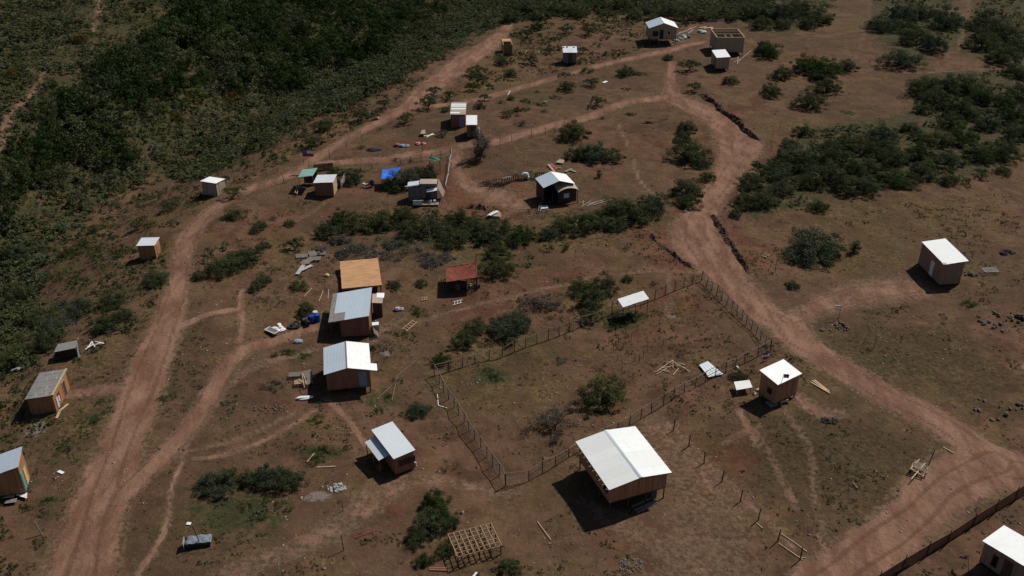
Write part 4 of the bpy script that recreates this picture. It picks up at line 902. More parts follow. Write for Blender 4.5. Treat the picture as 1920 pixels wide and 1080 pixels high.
# ------------------------------------------------------------------ fences
def fence_run(name, label, pts, sp, hgt, rails=(.95,), braces=False, mesh_=True, planks=False, cat='fence', extra=.0, postm='post', railm='rail'):
    W_ = [at(*p) for p in pts]; c = W_[0]; r = empty(name, c, 0, label, cat)
    P = []
    for a, b in zip(W_[:-1], W_[1:]):
        L = (b - a).length; n = max(1, round(L / sp))
        for i in range(n): q = a.lerp(b, i / n); P.append(Vector((q.x, q.y, tz(q.x, q.y))) - c)
    P.append(W_[-1] - c)
    tops = []; rq = random.Random(len(pts) * 31 + len(P))
    for p in P:
        t = p + Vector((rq.uniform(-.13, .13), rq.uniform(-.1, .1), hgt * rq.uniform(.86, 1.14))); tops.append(t)
        MB().pole(p - Vector((0, 0, .3)), t + Vector((0, 0, extra)), .05, .04, 6).build('post', postm, r)
    for k, hf in enumerate(rails):
        g = MB()
        for i in range(len(P) - 1): g.pole(P[i].lerp(tops[i], hf) + Vector((.03, .03, 0)), P[i + 1].lerp(tops[i + 1], hf) + Vector((.03, .03, 0)), .04, .034, 5)
        g.build('rail', railm, r)
    if braces:
        g = MB()
        for i in range(1, len(P) - 1, 3): g.pole(P[i] + Vector((.06, 0, 0)), P[i + 1].lerp(tops[i + 1], .9) + Vector((.06, 0, 0)), .03, .03, 5)
        g.build('brace', postm, r)
    if mesh_:
        g = MB()
        for i in range(len(P) - 1):
            for hf in (.12, .32, .52, .72): g.beam(P[i].lerp(tops[i], hf) + Vector((0, 0, 0)), P[i + 1].lerp(tops[i + 1], hf), .012)
            for k in range(1, 6): g.beam(P[i].lerp(P[i + 1], k / 6) + Vector((0, 0, .1)), tops[i].lerp(tops[i + 1], k / 6), .010)
        g.build('wire_mesh', 'wire', r)
    if planks:
        g = MB(); nb = 5
        for i in range(len(P) - 1):
            for b_ in range(nb):
                h0 = (b_ + .05) / nb; h1 = (b_ + .95) / nb; o = Vector((.05, -.05, 0)); j = rq.uniform(-.02, .02)
                a, b, c_, d = P[i].lerp(tops[i], h0) - o, P[i + 1].lerp(tops[i + 1], h0) - o, P[i + 1].lerp(tops[i + 1], h1 + j) - o, P[i].lerp(tops[i], h1) - o
                n_ = Vector((0, .03, 0)); g.add([a, b, c_, d, a + n_, b + n_, c_ + n_, d + n_], [(0, 1, 2, 3), (7, 6, 5, 4), (0, 4, 5, 1), (3, 2, 6, 7)], rq.random())
        g.build('boards', 'brown', r)
    return r
A_, B_, C_, D_ = (815, 704), (948, 911), (1445, 657), (1315, 527)
fence_run('wire_fence', 'pole and wire fence along the left side of the fenced lot', [A_, (880, 808), B_], 1.5, 1.35, (.97,))
fence_run('wire_fence', 'long pole and wire fence along the near side of the lot behind the big roof', [B_, (992, 902), (1090, 846), (1243, 760), (1397, 681), C_], 1.6, 1.35, (.97, .5))
fence_run('wire_fence', 'braced fence of the lot running beside the right-hand dirt road', [C_, (1382, 592), D_], 1.15, 1.35, (.97, .45), braces=True)
fence_run('wire_fence', 'pole and wire fence along the back of the lot, passing behind the white canopy', [D_, (1247, 553), (1148, 590), (1028, 637), (965, 659), A_], 1.6, 1.3, (.95,))
fence_run('board_fence', 'solid brown board fence along the lower right road', [(1600, 1122), (1690, 1070), (1737, 1043), (1777, 1018), (1823, 987), (1867, 961), (1940, 916)], 2.6, 1.15, (), mesh_=False, planks=True, extra=.45)
LANDMARKS.append(('board fence', 1780, 1010))
fence_run('rail_fence', 'two-rail timber fence behind the green-topped cage', [(752, 308), (790, 302), (845, 292)], 1.9, 1.1, (.6, .95), mesh_=False, railm='greywood')
fence_run('rail_fence', 'pale pole fence running down beside the grey shack', [(846, 291), (842, 325), (836, 357)], 1.8, 1.0, (.7, .97), mesh_=False, railm='ash')
fence_run('rail_fence', 'low timber rail fence behind the tree beside the brown shed', [(676, 321), (697, 317)], 1.6, .8, (.4, .7, .97), mesh_=False, railm='lumber')
fence_run('rail_fence', 'short rail fence on the bare slope left of the upper road', [(500, 331), (520, 322)], 1.4, .7, (.6, .97), mesh_=False, railm='rail')
fence_run('wire_fence', 'thin wire fence along the middle road right of the tall tree', [(937, 273), (960, 266), (996, 258), (1022, 252)], 2.6, 1.35, (), mesh_=False)
fence_run('wire_fence', 'sparse wire fence between the left road and the middle road', [(533, 343), (580, 318), (618, 297), (650, 278), (680, 266)], 4.2, 1.4, (), mesh_=False)
fence_run('board_fence', 'reddish board fence behind the brown shed', [(590, 323), (625, 319)], 1.5, 1.1, (), mesh_=False, planks=True)

def post(px, py, h, label, group=None, lean=(0, 0), r=.06, m='post', name='fence_post', cat='post'):
    o = MB().pole((0, 0, -.25), (lean[0], lean[1], h), r, r * .85).pole((lean[0] * .97, lean[1] * .97, h * .97), (lean[0] * 1.03, lean[1] * 1.03, h * 1.03), r * .8, r * .5, 6).build(name, m, None, at(px, py)); return tag(o, label, cat, group)
for k, (x, y) in enumerate([(1262.7, 807), (1291, 837), (1320, 869), (1352.7, 904), (1387.7, 940.7), (1421, 976), (1458, 1015), (1500, 1050)]):
    post(x, y, 1.35, '%s dark post from the top in the row right of the big white roof' % ['first', 'second', 'third', 'fourth', 'fifth', 'sixth', 'seventh', 'eighth'][k], 'row of dark posts right of the big roof', (random.uniform(-.05, .1), 0))
post(80, 1003, 1.3, 'leaning grey post left of the main dirt road', None, (-.35, .1), m='greywood')
post(378, 1024, 2.0, 'thin dark post standing over the plastic-draped box', None, (-.35, 0), .045)
post(645, 1032, 1.7, 'tall thin post on bare ground left of the bottom tree', None, (-.1, 0), .045)
post(643, 958, 1.1, 'short stub post beside the ash patch', None, (0, 0), .04)
post(1740, 872, 1.8, 'tall dark post beside the leaning pallets', None, (.25, 0), .05)
post(786, 214, 1.4, 'lone post between the upper roads', None, (0, 0), .05)
post(792, 284, 1.7, 'lone post on the middle road behind the rail fence', None, (0, 0), .05)
post(1453, 510, 1.6, 'lone post left of the round dark bush', None, (0, 0), .04)
post(1638, 655, 1.6, 'thin lone post in the dry grass right of the road', None, (0, 0), .035)
for k, (x, y) in enumerate([(545, 862), (570, 897), (595, 947), (620, 992), (600, 852), (640, 792), (655, 922), (690, 952), (625, 882), (670, 832), (705, 777), (715, 962), (740, 932), (760, 900), (680, 1052), (765, 862), (830, 742), (820, 922), (850, 860), (580, 800)]):
    post(960 + x / 3, 360 + y / 3, random.uniform(.7, 1.15), 'short dark stake in the scattered rows inside the fenced lot', 'stakes inside the fenced lot', (random.uniform(-.06, .06), 0), .03, name='stake', cat='stake')

# ------------------------------------------------------------------ signs, vehicles, loose things
r = empty('sign_post', at(1572.5, 597), 0, 'small blank white sign on a thin post above the rock pile', 'sign')
MB().pole((0, 0, -.2), (0, 0, 1.75), .03).build('post', 'greywood', r); MB().box((-.3, 0, 1.65), (.85, .04, .16)).build('board', 'whitepaint', r)
# box draped in blue-grey plastic
c = at(373, 1020); r = empty('covered_box', c, .16, 'low open box draped in blue-grey plastic beside a thin dark post', 'covered box'); LANDMARKS.append(('plastic-draped box', 373, 1015))
MB().box((0, 0, .24), (1.95, .95, .48)).build('box', 'black', r)
g = MB(); n, m_ = 12, 6; V = []
for j in range(m_ + 1):
    for i in range(n + 1):
        x = -1.0 + 2.05 * i / n; y = -.42 + 1.05 * j / m_; V.append((x + (.1 if j == 0 else 0), y, .56 + .05 * math.sin(i * 1.3 + j) - .28 * max(0, abs(i / n - .5) - .4) * 5 - (.22 if j == m_ else 0) - (.05 if j == 0 else 0)))
g.add(V, [(j * (n + 1) + i, j * (n + 1) + i + 1, (j + 1) * (n + 1) + i + 1, (j + 1) * (n + 1) + i) for j in range(m_) for i in range(n)]); g.build('plastic_cover', rough_material('blue_grey_plastic', (.13, .15, .18), (.24, .26, .29), 3, .45), r, smooth=True)
MB().box((-1.12, -.1, .35), (.03, .8, .7)).build('end_board', 'ash', r)
def slabthing(name, label, cat, pts, m, z=.12, th=.03, parts=None, group=None, zs=None):
    P = [at(*p, z if zs is None else zs[i]) for i, p in enumerate(pts)]; c = sum(P, Vector()) / len(P); c.z = tz(c.x, c.y)
    g = MB(); g.slab([p - c for p in P], th)
    if len(P) == 4:
        for q in range(1, 4):
            a, b = P[0].lerp(P[1], q / 4) - c, P[3].lerp(P[2], q / 4) - c; g.beam(a + Vector((0, 0, .012)), b + Vector((0, 0, .012)), .03, .02, .8)
    return tag(g.build(name, m, None, c), label, cat, group)
# table board next to the hut
P = [at(1376, 716, .75), at(1405, 713, .75), at(1411, 726, .75), at(1381, 730.6, .75)]; c = sum(P, Vector()) / 4; c.z = tz(c.x, c.y)
r = empty('table', c, 0, 'pale board table left of the square cornerwise hut', 'table'); zt = sum(p.z for p in P) / 4 - c.z
Pq = [Vector((p.x - c.x, p.y - c.y, zt)) for p in P][::-1]; MB().slab(Pq, .04).build('tabletop', 'whitepaint', r)
for p in Pq: MB().pole((p.x * .85, p.y * .85, -.1), (p.x * .85, p.y * .85, zt - .04), .035).build('leg', 'lumber', r)
o = slabthing('metal_sheets', 'stack of corrugated metal sheets lying by the front fence of the lot', 'sheets', [(1311, 684), (1327, 677), (1356, 701), (1329, 707)], M['zinc'], .25); LANDMARKS.append(('corrugated metal sheets', 1332, 692))
# timber pile: every pole a thing
for k, (a, b, h) in enumerate([((1233, 695), (1262, 675), .35), ((1226, 698), (1250, 692), .1), ((1258, 675), (1294, 697), .45), ((1262, 703), (1273, 690), .1), ((1240, 690), (1270, 684), .25), ((1272, 680), (1284, 684), .2), ((1230, 702), (1255, 688), .12), ((1262, 676), (1262, 690), .3), ((1250, 678), (1285, 690), .3), ((1236, 693), (1256, 697), .15)]):
    p, q = at(*a, h), at(*b, .08); c = (p + q) / 2; c.z = tz(c.x, c.y)
    tag(MB().beam(p - c, q - c, .07, .05).build('timber', 'lumber', None, c), 'pale length of lumber in the loose heap inside the fenced lot', 'timber', 'loose lumber heap in the fenced lot')
LANDMARKS.append(('lumber heap', 1258, 690))
def planks_(lst, label, m, group, w=.12, name='plank', cat='plank', h=.08):
    for a, b in lst:
        p, q = at(*a, h), at(*b, h); c = (p + q) / 2; c.z = tz(c.x, c.y)
        tag(MB().beam(p - c, q - c, w, .03).build(name, m, None, c), label, cat, group)
planks_([((1523, 713), (1550, 732)), ((1527, 712), (1555, 734)), ((1520, 716), (1556, 737))], 'pale plank lying right of the square cornerwise hut', 'lumber', 'planks right of the cornerwise hut', .16)
planks_([((1185, 950), (1222, 933)), ((1190, 957), (1231, 938)), ((1195, 961), (1232, 941))], 'long board in the shadow in front of the big stilt house', 'greywood', 'boards under the big stilt house', .18, h=.1)
planks_([((1008, 978), (1033, 1012)),], 'thin pale stick on bare ground left of the big house shadow', 'lumber', None, .06)
planks_([((1430, 990), (1418, 980))], 'short pale stick below the sixth dark post', 'lumber', None, .06)
planks_([((1768, 838), (1790, 850))], 'pale board lying above the leaning pallets by the road', 'lumber', None, .08)
planks_([((1464, 1000), (1490, 1017)), ((1490, 1017), (1513, 1034)), ((1460, 1018), (1506, 1050)), ((1497, 1044), (1510, 1046))], 'pale branch pole near the lowest dark post', 'lumber', 'branch poles near the lowest dark post', .06)
planks_([((598, 565), (606, 545)), ((615, 560), (616, 543)), ((570, 556), (585, 540))], 'thin pale pole on the grass left of the plank platform', 'lumber', 'poles left of the plank platform', .07)
planks_([((735, 750), (745, 705)), ((745, 705), (785, 672)), ((708, 748), (735, 722))], 'pale curved pole right of the two-tone house', 'rail', 'poles right of the two-tone house', .07)
planks_([((576, 866), (589, 850)), ((594, 876), (629, 874))], 'pale fallen pole on the grass left of the dark cabin', 'lumber', 'fallen poles left of the dark cabin', .1)
planks_([((805, 1065), (840, 1065)), ((805, 1068), (838, 1069))], 'dark plank lying left of the raised timber grid', 'brown', 'planks left of the timber grid', .12)
planks_([((885, 1084), (894, 1073)),], 'white board in front of the raised timber grid', 'whitepaint', None, .16)
planks_([((665, 1008), (708, 993))], 'long reddish pole on the bare track at the bottom', 'fr', None, .05)
planks_([((820, 738), (822, 760)), ((822, 760), (838, 765))], 'pale hose-like pole beside the left fence of the lot', 'whitepaint', 'poles beside the left lot fence', .06)
planks_([((1100, 386), (1120, 378)), ((1103, 382), (1140, 373)), ((1112, 384), (1148, 374)), ((1125, 380), (1150, 373))], 'grey plank in the small stack right of the open-fronted house', 'greywood', 'planks right of the open-fronted house', .22)
planks_([((1085, 381), (1097, 377)), ((1093, 385), (1094, 376)), ((1090, 388), (1108, 376))], 'yellowish pole leaning right of the open-fronted house', 'straw', 'poles right of the open-fronted house', .08)
planks_([((106, 784), (112, 770)), ((112, 770), (128, 757))], 'pale board path beside the patchwork-roofed hut', 'lumber', 'boards beside the patchwork-roofed hut', .25)
planks_([((960 - 8, 178), (957, 170))], 'white stick beside the middle road', 'whitepaint', None, .1)
planks_([((1600, 905), (1608, 915)),], 'small bare stick on the dry slope', 'straw', None, .05)
planks_([((1385, 115), (1408, 95)), ((1371, 112), (1386, 108)), ((1376, 116), (1392, 110)), ((1383, 120), (1384, 106))], 'pale board scattered right of the pale hilltop shed', 'greywood', 'boards right of the pale hilltop shed', .2)
planks_([((1266, 66), (1287, 58)), ((1272, 62), (1297, 52)), ((1280, 60), (1305, 50)), ((1255, 80), (1270, 76)), ((1290, 63), (1300, 55))], 'board in the rubble right of the cream hilltop house', 'greywood', 'boards right of the cream hilltop house', .35)
planks_([((1312, 52), (1325, 50)), ((1320, 53), (1337, 51)), ((1330, 51), (1337, 54))], 'pale new board stacked beside the green tarpaulin bundle', 'lumber', 'boards beside the green tarpaulin bundle', .6)
planks_([((1062, 97 + 20), (1064, 119)), ((1078, 112), (1080, 118))], 'white stick by the little littered-roof shed', 'whitepaint', 'sticks by the littered-roof shed', .12)
planks_([((984, 100), (988, 94)), ((1009, 99), (1012, 94))], 'pale upright stick on the slope right of the half-roofed cabin', 'straw', 'sticks right of the half-roofed cabin', .12, h=.3)
planks_([((557, 514), (569, 497)), ((561, 508), (585, 497))], 'long pale grey board at the foot of the debris heap', 'ash', 'long boards of the debris heap', .5, h=.2)
for k, (x, y, w, a) in enumerate([(566, 481, 1.5, .2), (578, 490, 1.3, .9), (590, 486, 1.6, .1), (572, 494, 1.1, .5), (598, 476, 1.8, .15), (586, 477, 1.4, 2.0)]):
    g = MB()
    for q in range(5): g.box((0, -.4 + q * .2, .12), (w, .13, .03), 0, q / 5)
    for q in (-1, 0, 1): g.box((q * w * .4, 0, .05), (.08, .95, .09))
    tag(g.build('pallet', 'greywood', None, at(x, y, .05 + .08 * (k % 3)), a), 'weathered pallet in the debris heap on the slope left of the tan platform', 'pallet', 'pallets in the debris heap')
LANDMARKS.append(('pallet debris heap', 575, 488))
# bathtub-like frame, plastic, tyres, barrels left of the blue-roofed house
g = MB(); g.box((0, 0, .35), (1.5, .06, .08)).box((0, .7, .35), (1.5, .06, .08)).box((-.75, .35, .35), (.08, .7, .08)).box((.75, .35, .35), (.08, .7, .08)); r = empty('white_basin', at(506, 627), -.6, 'white rectangular basin tipped on the ground left of the tyres', 'basin'); g.build('rim', 'whitepaint', r); MB().box((0, .35, .22), (1.42, .62, .2)).build('tub', 'grey', r)
for k, (x, y) in enumerate([(516, 617), (521, 622), (527, 615), (530, 620), (524, 611)]):
    tag(MB().blob((0, 0, .12), (.42, .28, .16), k).build('plastic_bag', 'whitepaint', None, at(x, y), k * 1.3), 'crumpled white bag in the litter between the basin and the tyres', 'bag', 'white bags between the basin and the tyres')
def tyre(x, y, s, label, grp, tilt=0, z=.0):
    n, k = 18, 8; V = []; F = []
    for i in range(n):
        for j in range(k):
            a, b = 2 * math.pi * i / n, 2 * math.pi * j / k; V.append(((s + s * .3 * math.cos(b)) * math.cos(a), (s + s * .3 * math.cos(b)) * math.sin(a), s * .3 * math.sin(b)))
            F.append((i * k + j, ((i + 1) % n) * k + j, ((i + 1) % n) * k + (j + 1) % k, i * k + (j + 1) % k))
    m_ = MB().add(V, F); o = m_.build('tyre', 'rubber', None, at(x, y, .12 + z)); o.rotation_euler = (tilt, 0, 0); return tag(o, label, 'tyre', grp)
tyre(547, 612, .38, 'black tyre nearest the white litter, left of the barrels', 'tyres left of the barrels'); tyre(555, 609, .4, 'black tyre leaning on the other one beside the barrels', 'tyres left of the barrels', .5, .15)
def barrel(x, y, m, label, grp=None, lie=False, s=1.):
    r = empty('barrel', at(x, y), random.random() * 3, label, 'barrel', grp)
    g = MB(); H = .85 * s; R0 = .3 * s; rings = [(0, .9), (.03, 1), (.32, 1.0), (.34, 1.05), (.36, 1.0), (.64, 1.0), (.66, 1.05), (.68, 1.), (.97, 1.), (1, .93)]; n = 14; V = [(R0 * f_ * math.cos(2 * math.pi * i / n), R0 * f_ * math.sin(2 * math.pi * i / n), z * H) for z, f_ in rings for i in range(n)]
    F = [(k * n + i, k * n + (i + 1) % n, (k + 1) * n + (i + 1) % n, (k + 1) * n + i) for k in range(len(rings) - 1) for i in range(n)] + [tuple(range(n - 1, -1, -1))]
    g.add(V, F); g.build('drum', m, r); MB().pole((0, 0, H - .04), (0, 0, H + .01), R0 * .9, R0 * .9, 14).build('lid', m, r)
    if lie: r.rotation_euler = (math.pi / 2, 0, r.rotation_euler.z); r.location.z += R0
barrel(585, 604, 'bluep', 'blue drum standing nearest in the row left of the blue-grey roof', 'drums left of the blue-grey roof'); barrel(592, 596, 'blue', 'pale blue drum at the back of the row', 'drums left of the blue-grey roof'); barrel(596, 602, 'bluep', 'blue drum closest to the blue-grey roofed house', 'drums left of the blue-grey roof')
barrel(574, 605, 'black', 'black drum lying on its side left of the blue drums', 'drums left of the blue-grey roof', True); barrel(567, 607, 'black', 'second black drum lying beside the tyres', 'drums left of the blue-grey roof', True, 1.1)
tag(MB().blob((0, 0, .3), (.75, .45, .5), 3).blob((.5, .2, .45), (.35, .35, .4), 4, 1).build('cloth_heap', ['redcloth', 'whitepaint'], None, at(668, 628), .5), 'red and white cloth bundle at the corner of the blue-grey roofed house', 'bundle')
p = HB.root.matrix_basis @ Vector((HB.w / 2 + .5, -HB.d / 2 + 1.2, 0)); p.z = tz(p.x, p.y)
g = MB(); g.box((0, 0, .45), (.7, .6, .9)); r = empty('washing_tub', p, .2, 'blue and white laundry stand at the right wall of the blue-grey roofed house', 'laundry'); g.build('cabinet', 'ash', r); MB().box((0, 0, .95), (.75, .65, .1)).build('lid', 'whitepaint', r); MB().blob((0, .8, .5), (.3, .3, .5), 9).build('blue_cloth', 'bluep', r)
p = HB.root.matrix_basis @ Vector((HB.w / 2 + .55, -HB.d / 2 + .2, 0)); p.z = tz(p.x, p.y)
g = MB()
for q in range(6): g.box((0, -.5 + q * .2, .02 + q * .0), (.8, .12, .03))
o = g.build('pallet', 'greywood', None, p + Vector((0, 0, .45)), .2); o.rotation_euler = (0, .9, .2); tag(o, 'pale pallet leaning on the right front corner of the blue-grey roofed house', 'pallet')
# boxes / frames left of the two-tone house
for k, (x, y, w, a, m) in enumerate([(553, 708, 1.2, .1, 'greywood'), (575, 705, 1.1, .5, 'greywood'), (580, 712, 1.0, -.3, 'greywood'), (562, 722, 1.0, .2, 'lumber'), (578, 722, .9, 1., 'greywood')]):
    g = MB()
    for q in range(5): g.box((0, -.32 + q * .16, .42), (w, .1, .03), 0, q / 5)
    for sx in (-1, 1):
        for sy in (-1, 1): g.box((sx * w * .42, sy * .3, .2), (.07, .07, .42))
    r = g.build('crate', m, None, at(x, y), a); tag(r, ['slatted crate farthest left of the two-tone house', 'grey crate farthest back beside the two-tone house', 'grey crate nearest the two-tone house wall', 'fresh wood crate lowest in the heap left of the two-tone house', 'grey tilted crate in the middle of the heap left of the two-tone house'][k], 'crate', 'crates left of the two-tone house')
planks_([((566, 700), (571, 727)), ((568, 700), (575, 720)), ((560, 710), (568, 716))], 'pole standing among the crates left of the two-tone house', 'lumber', 'poles among the crates', .06, h=.6)
tag(MB().blob((0, 0, .12), (.9, .3, .2), 5).blob((.6, .1, .1), (.5, .22, .15), 6).build('white_tarp', 'whitepaint', None, at(567, 748), .1), 'crumpled white tarp left of the two-tone house shadow', 'tarp')
tag(MB().blob((0, 0, .1), (.7, .5, .2), 8).build('bag', 'bluegrey', None, at(559, 641), .1), 'grey sheet lying above the crates near the track', 'sheet')
# ladder-like frames
def ladder(pts, label, m='lumber', n=5, h=.12, name='ladder'):
    a, b, c_, d = [at(*p, h) for p in pts]; c = (a + b + c_ + d) / 4; c.z = tz(c.x, c.y); r = empty(name, c, 0, label, name.replace('_', ' '))
    for p, q in ((a, b), (d, c_)): MB().beam(p - c, q - c, .07, .05).build('side_rail', m, r)
    for i in range(n): MB().beam(a.lerp(b, (i + .5) / n) - c, d.lerp(c_, (i + .5) / n) - c, .05, .04).build('rung', m, r)
ladder([(754, 617), (775, 600), (783, 603), (762, 621)], 'pale wooden ladder lying in the grass right of the blue-grey roofed house')
ladder([(789, 563), (802, 561), (802, 557), (790, 558)], 'small pale wooden frame lying left of the red netting shelter', n=3, name='frame')
ladder([(849, 572), (866, 567), (867, 562), (850, 566)], 'white and wood frame lying in front of the red netting shelter', 'whitepaint', 3, name='frame')
# bed frame at right
r = empty('bed_frame', at(1855, 512), .1, 'pale metal bed frame right of the pinkish shed', 'bed frame')
g = MB()
for q in range(6): g.box((0, -.45 + q * .18, .45), (1.7, .05, .03))
g.box((-.85, 0, .45), (.05, 1, .05)).box((.85, 0, .45), (.05, 1, .05)).box((0, -.5, .45), (1.65, .05, .05)).box((0, .5, .45), (1.65, .05, .05)); g.build('slats', 'ash', r)
for sx in (-1, 1):
    for sy in (-1, 1): MB().pole((sx * .82, sy * .46, -.05), (sx * .86, sy * .46, .43), .03).build('leg', 'ash', r)
# leaning pallets by the road
for k, (x, y, a) in enumerate([(1722, 880, 0), (1727, 875, .15)]):
    g = MB()
    for q in range(6): g.box((-.6 + q * .24, 0, 0), (.1, 1.3, .03), 0, q / 6)
    for sy in (-1, 0, 1): g.box((0, sy * .58, -.06), (1.4, .08, .09))
    o = g.build('pallet', 'greywood' if k else 'lumber', None, at(x, y, .35 + .1 * k)); o.rotation_euler = (.25, .15, 1.0 + a); tag(o, ['pale pallet on top beside the tall post near the lower right road', 'weathered pallet under the pale one beside the tall post'][k], 'pallet', 'pallets beside the tall post')
planks_([((1709, 898), (1735, 868)), ((1706, 880), (1724, 861))], 'pale beam lying against the pallets near the lower right road', 'lumber', 'beams against the pallets', .1, h=.5)
LANDMARKS.append(('leaning pallets', 1725, 880))
# hut surroundings
tag(MB().box((0, 0, .3), (.9, .06, .25), 0).box((-.4, 0, .1), (.07, .3, .3)).box((.4, 0, .1), (.07, .3, .3)).build('bench', 'lumber', None, at(1470, 757, .05), .35), 'pale bench at the foot of the square cornerwise hut', 'bench')
tag(MB().blob((0, 0, .2), (.2, .2, .2), 2).blob((.05, .02, .38), (.08, .08, .05), 3).build('ball', 'fr', None, at(1476, 750)), 'small red ball by the bench of the square hut', 'ball')
tag(MB().box((0, 0, .25), (.9, .9, .06)).box((0, -.3, .1), (.85, .06, .28)).box((0, .3, .1), (.85, .06, .28)).box((.25, 0, .42), (.5, .6, .3)).build('step_box', 'greywood', None, at(1446, 760), .4), 'grey wooden step box in the shadow of the square hut', 'step box')
g = MB(); n = 6
for i in range(n):
    for k, (za, zb_) in enumerate(((1.0, .78), (.78, .5), (.5, .15))):
        x0, x1 = i * .15, (i + 1) * .15; y0, y1 = .05 * math.sin(i * 1.3), .05 * math.sin((i + 1) * 1.3); g.add([(x0, y0, za), (x0, y0, zb_), (x1, y1, zb_), (x1, y1, za)], [(0, 1, 2, 3)], 0, k)
r = empty('cloth_banner', at(1430, 678), .5, 'blue, white and red cloth strung behind the square cornerwise hut', 'banner'); g.build('cloth', ['fb', 'fw', 'fr'], r); MB().pole((0, 0, -.1), (0, 0, 1.1), .02).build('pole', 'post', r); MB().pole((.9, -.05, -.1), (.9, -.05, 1.1), .02).build('pole', 'post', r)
for k, (x, y, c_) in enumerate([(1421, 733, 'whitepaint'), (1415, 740, 'lumber'), (1382, 690, 'whitepaint')]):
    tag(MB().blob((0, 0, .12), (.25, .14, .14), k).blob((.1, .1, .2), (.12, .12, .1), k + 5).build('bag', c_, None, at(x, y), k), ['white bag under the left wall of the square hut', 'tan bag between the table and the square hut', 'white bag at the front lot fence near the square hut'][k], 'bag')
# sticks fence of upright pallets left of the open-fronted house
rq = random.Random(5)
for k in range(17):
    u = k / 16; x = 908 + u * 110; y = 343 - u * 6 + 4 * math.sin(u * 6); w = rq.uniform(1.1, 1.6)
    g = MB(); H = rq.uniform(.9, 1.35)
    for q in range(5): g.box((-w / 2 + w * q / 4, 0, H / 2), (.09, .03, H), 0, rq.random())
    for zz in (.12, H - .12): g.box((0, .04, zz), (w, .05, .08))
    if k in (6, 10): g.box((0, .15, H * .8), (w, .4, .04))
    o = g.build('pallet', 'greywood' if k % 4 else 'dark', None, at(x, y), rq.uniform(-.4, .4)); o.rotation_euler = (rq.uniform(.2, 1.1) if k < 7 else rq.uniform(-.1, .3), 0, rq.uniform(-.5, .5))
    tag(o, 'weathered pallet in the leaning row left of the open-fronted house', 'pallet', 'leaning row of pallets')
LANDMARKS.append(('leaning pallet row', 950, 335))
tag(MB().blob((0, 0, .9), (.6, .35, .35), 4).blob((.4, 0, .5), (.25, .3, .5), 7).build('white_cloth', 'whitepaint', None, at(985, 337)), 'white cloth thrown over the leaning pallet row', 'cloth')
slabthing('sheet_stack', 'white and grey sheets stacked under the bank left of the open-fronted house', 'sheets', [(912, 404), (925, 395), (938, 398), (940, 406)], M['rustsheet'], .35); slabthing('sheet', 'white sheet on top of the stacked sheets under the bank', 'sheet', [(915, 402), (930, 394.5), (936, 396), (920, 404)], M['white'], .55)
slabthing('rounded_sheet', 'pale rounded sheet on the ground above the open-fronted house', 'sheet', [(1042, 304), (1049, 298.5), (1058, 300), (1056, 306)], M['rustsheet'], .3)
for k, ((a, b), m) in enumerate([(((1028, 308), (1040, 322)), 'redcloth'), (((1033, 307), (1044, 318)), 'brown'), (((1038, 313), (1052, 315)), 'brown'), (((1060, 322), (1072, 316)), 'greywood'), (((1068, 318), (1080, 322)), 'greywood')]):
    p, q = at(*a, .2), at(*b, .1); c = (p + q) / 2; tag(MB().beam(p - c, q - c, .4, .05).build('board', m, None, c), ['red board leaning highest in the scrap above the open-fronted house', 'brown board beside the red board in the scrap', 'brown board lying flat in the scrap above the gable', 'grey board right of the scrap above the gable', 'grey board farthest right in the scrap above the gable'][k], 'board', 'scrap boards above the open-fronted house')
ladder([(1009, 396), (1013, 378), (1016, 379), (1013, 396)], 'pale ladder frame standing in the shadow of the open-fronted house', 'greywood', 4, .4, 'frame'); slabthing('sheet', 'grey sheet on the ground below the ladder frame', 'sheet', [(1014, 392), (1016, 386), (1026, 384), (1028, 390)], M['blue'], .2)
planks_([((1013, 396), (1030, 392)), ((1014, 384), (1030, 379)), ((970, 392), (995, 391))], 'pale pole on the ground in front of the open-fronted house', 'greywood', 'poles in front of the open-fronted house', .1)
tag(MB().blob((0, 0, .3), (1.0, .7, .5), 12).blob((.8, .2, .25), (.7, .5, .35), 13).build('tarp_bundle', 'green', None, at(1313, 62)), 'green tarpaulin bundle left of the roofless house', 'tarpaulin'); LANDMARKS.append(('green tarpaulin bundle', 1313, 62))
for k, (x, y, m) in enumerate([(1275, 74, 'bluegrey'), (1284, 71, 'ash'), (1290, 69, 'rock'), (1267, 77, 'ash'), (1281, 68, 'bluegrey')]):
    tag(MB().blob((0, 0, .15), (.9, .5, .3), k + 20).build('rubble_heap', m, None, at(x, y), k), 'grey and bluish rubble heap right of the cream hilltop house', 'rubble', 'rubble heaps by the hilltop house')
# left edge litter
for k, (pts, m, lb) in enumerate([([(30, 928), (36, 921), (51, 924), (50, 934)], 'white', 'bright white sheet in front of the blue-roofed hut'), ([(2, 934), (14, 930), (28, 926), (26, 932)], 'rustsheet', 'tan sheet in front of the blue-roofed hut'), ([(8, 944), (12, 938), (32, 934), (30, 941)], 'fiber', 'dark sheet under the white one by the blue-roofed hut')]): slabthing('sheet', lb, 'sheet', pts, M[m], .3)
planks_([((109, 883), (119, 887)), ((350, 981), (358, 982))], 'small white board on the ground beside the main dirt road', 'whitepaint', 'small white boards by the main road', .3)
g = MB()
for q in range(4): g.blob((q * .8, .1 * (q % 2), .05), (.6, .3, .12), q)
tag(g.build('sheet_strip', 'ash', None, at(32, 693), .35), 'long grey sheet strip on the ground behind the patchwork-roofed hut', 'sheet')
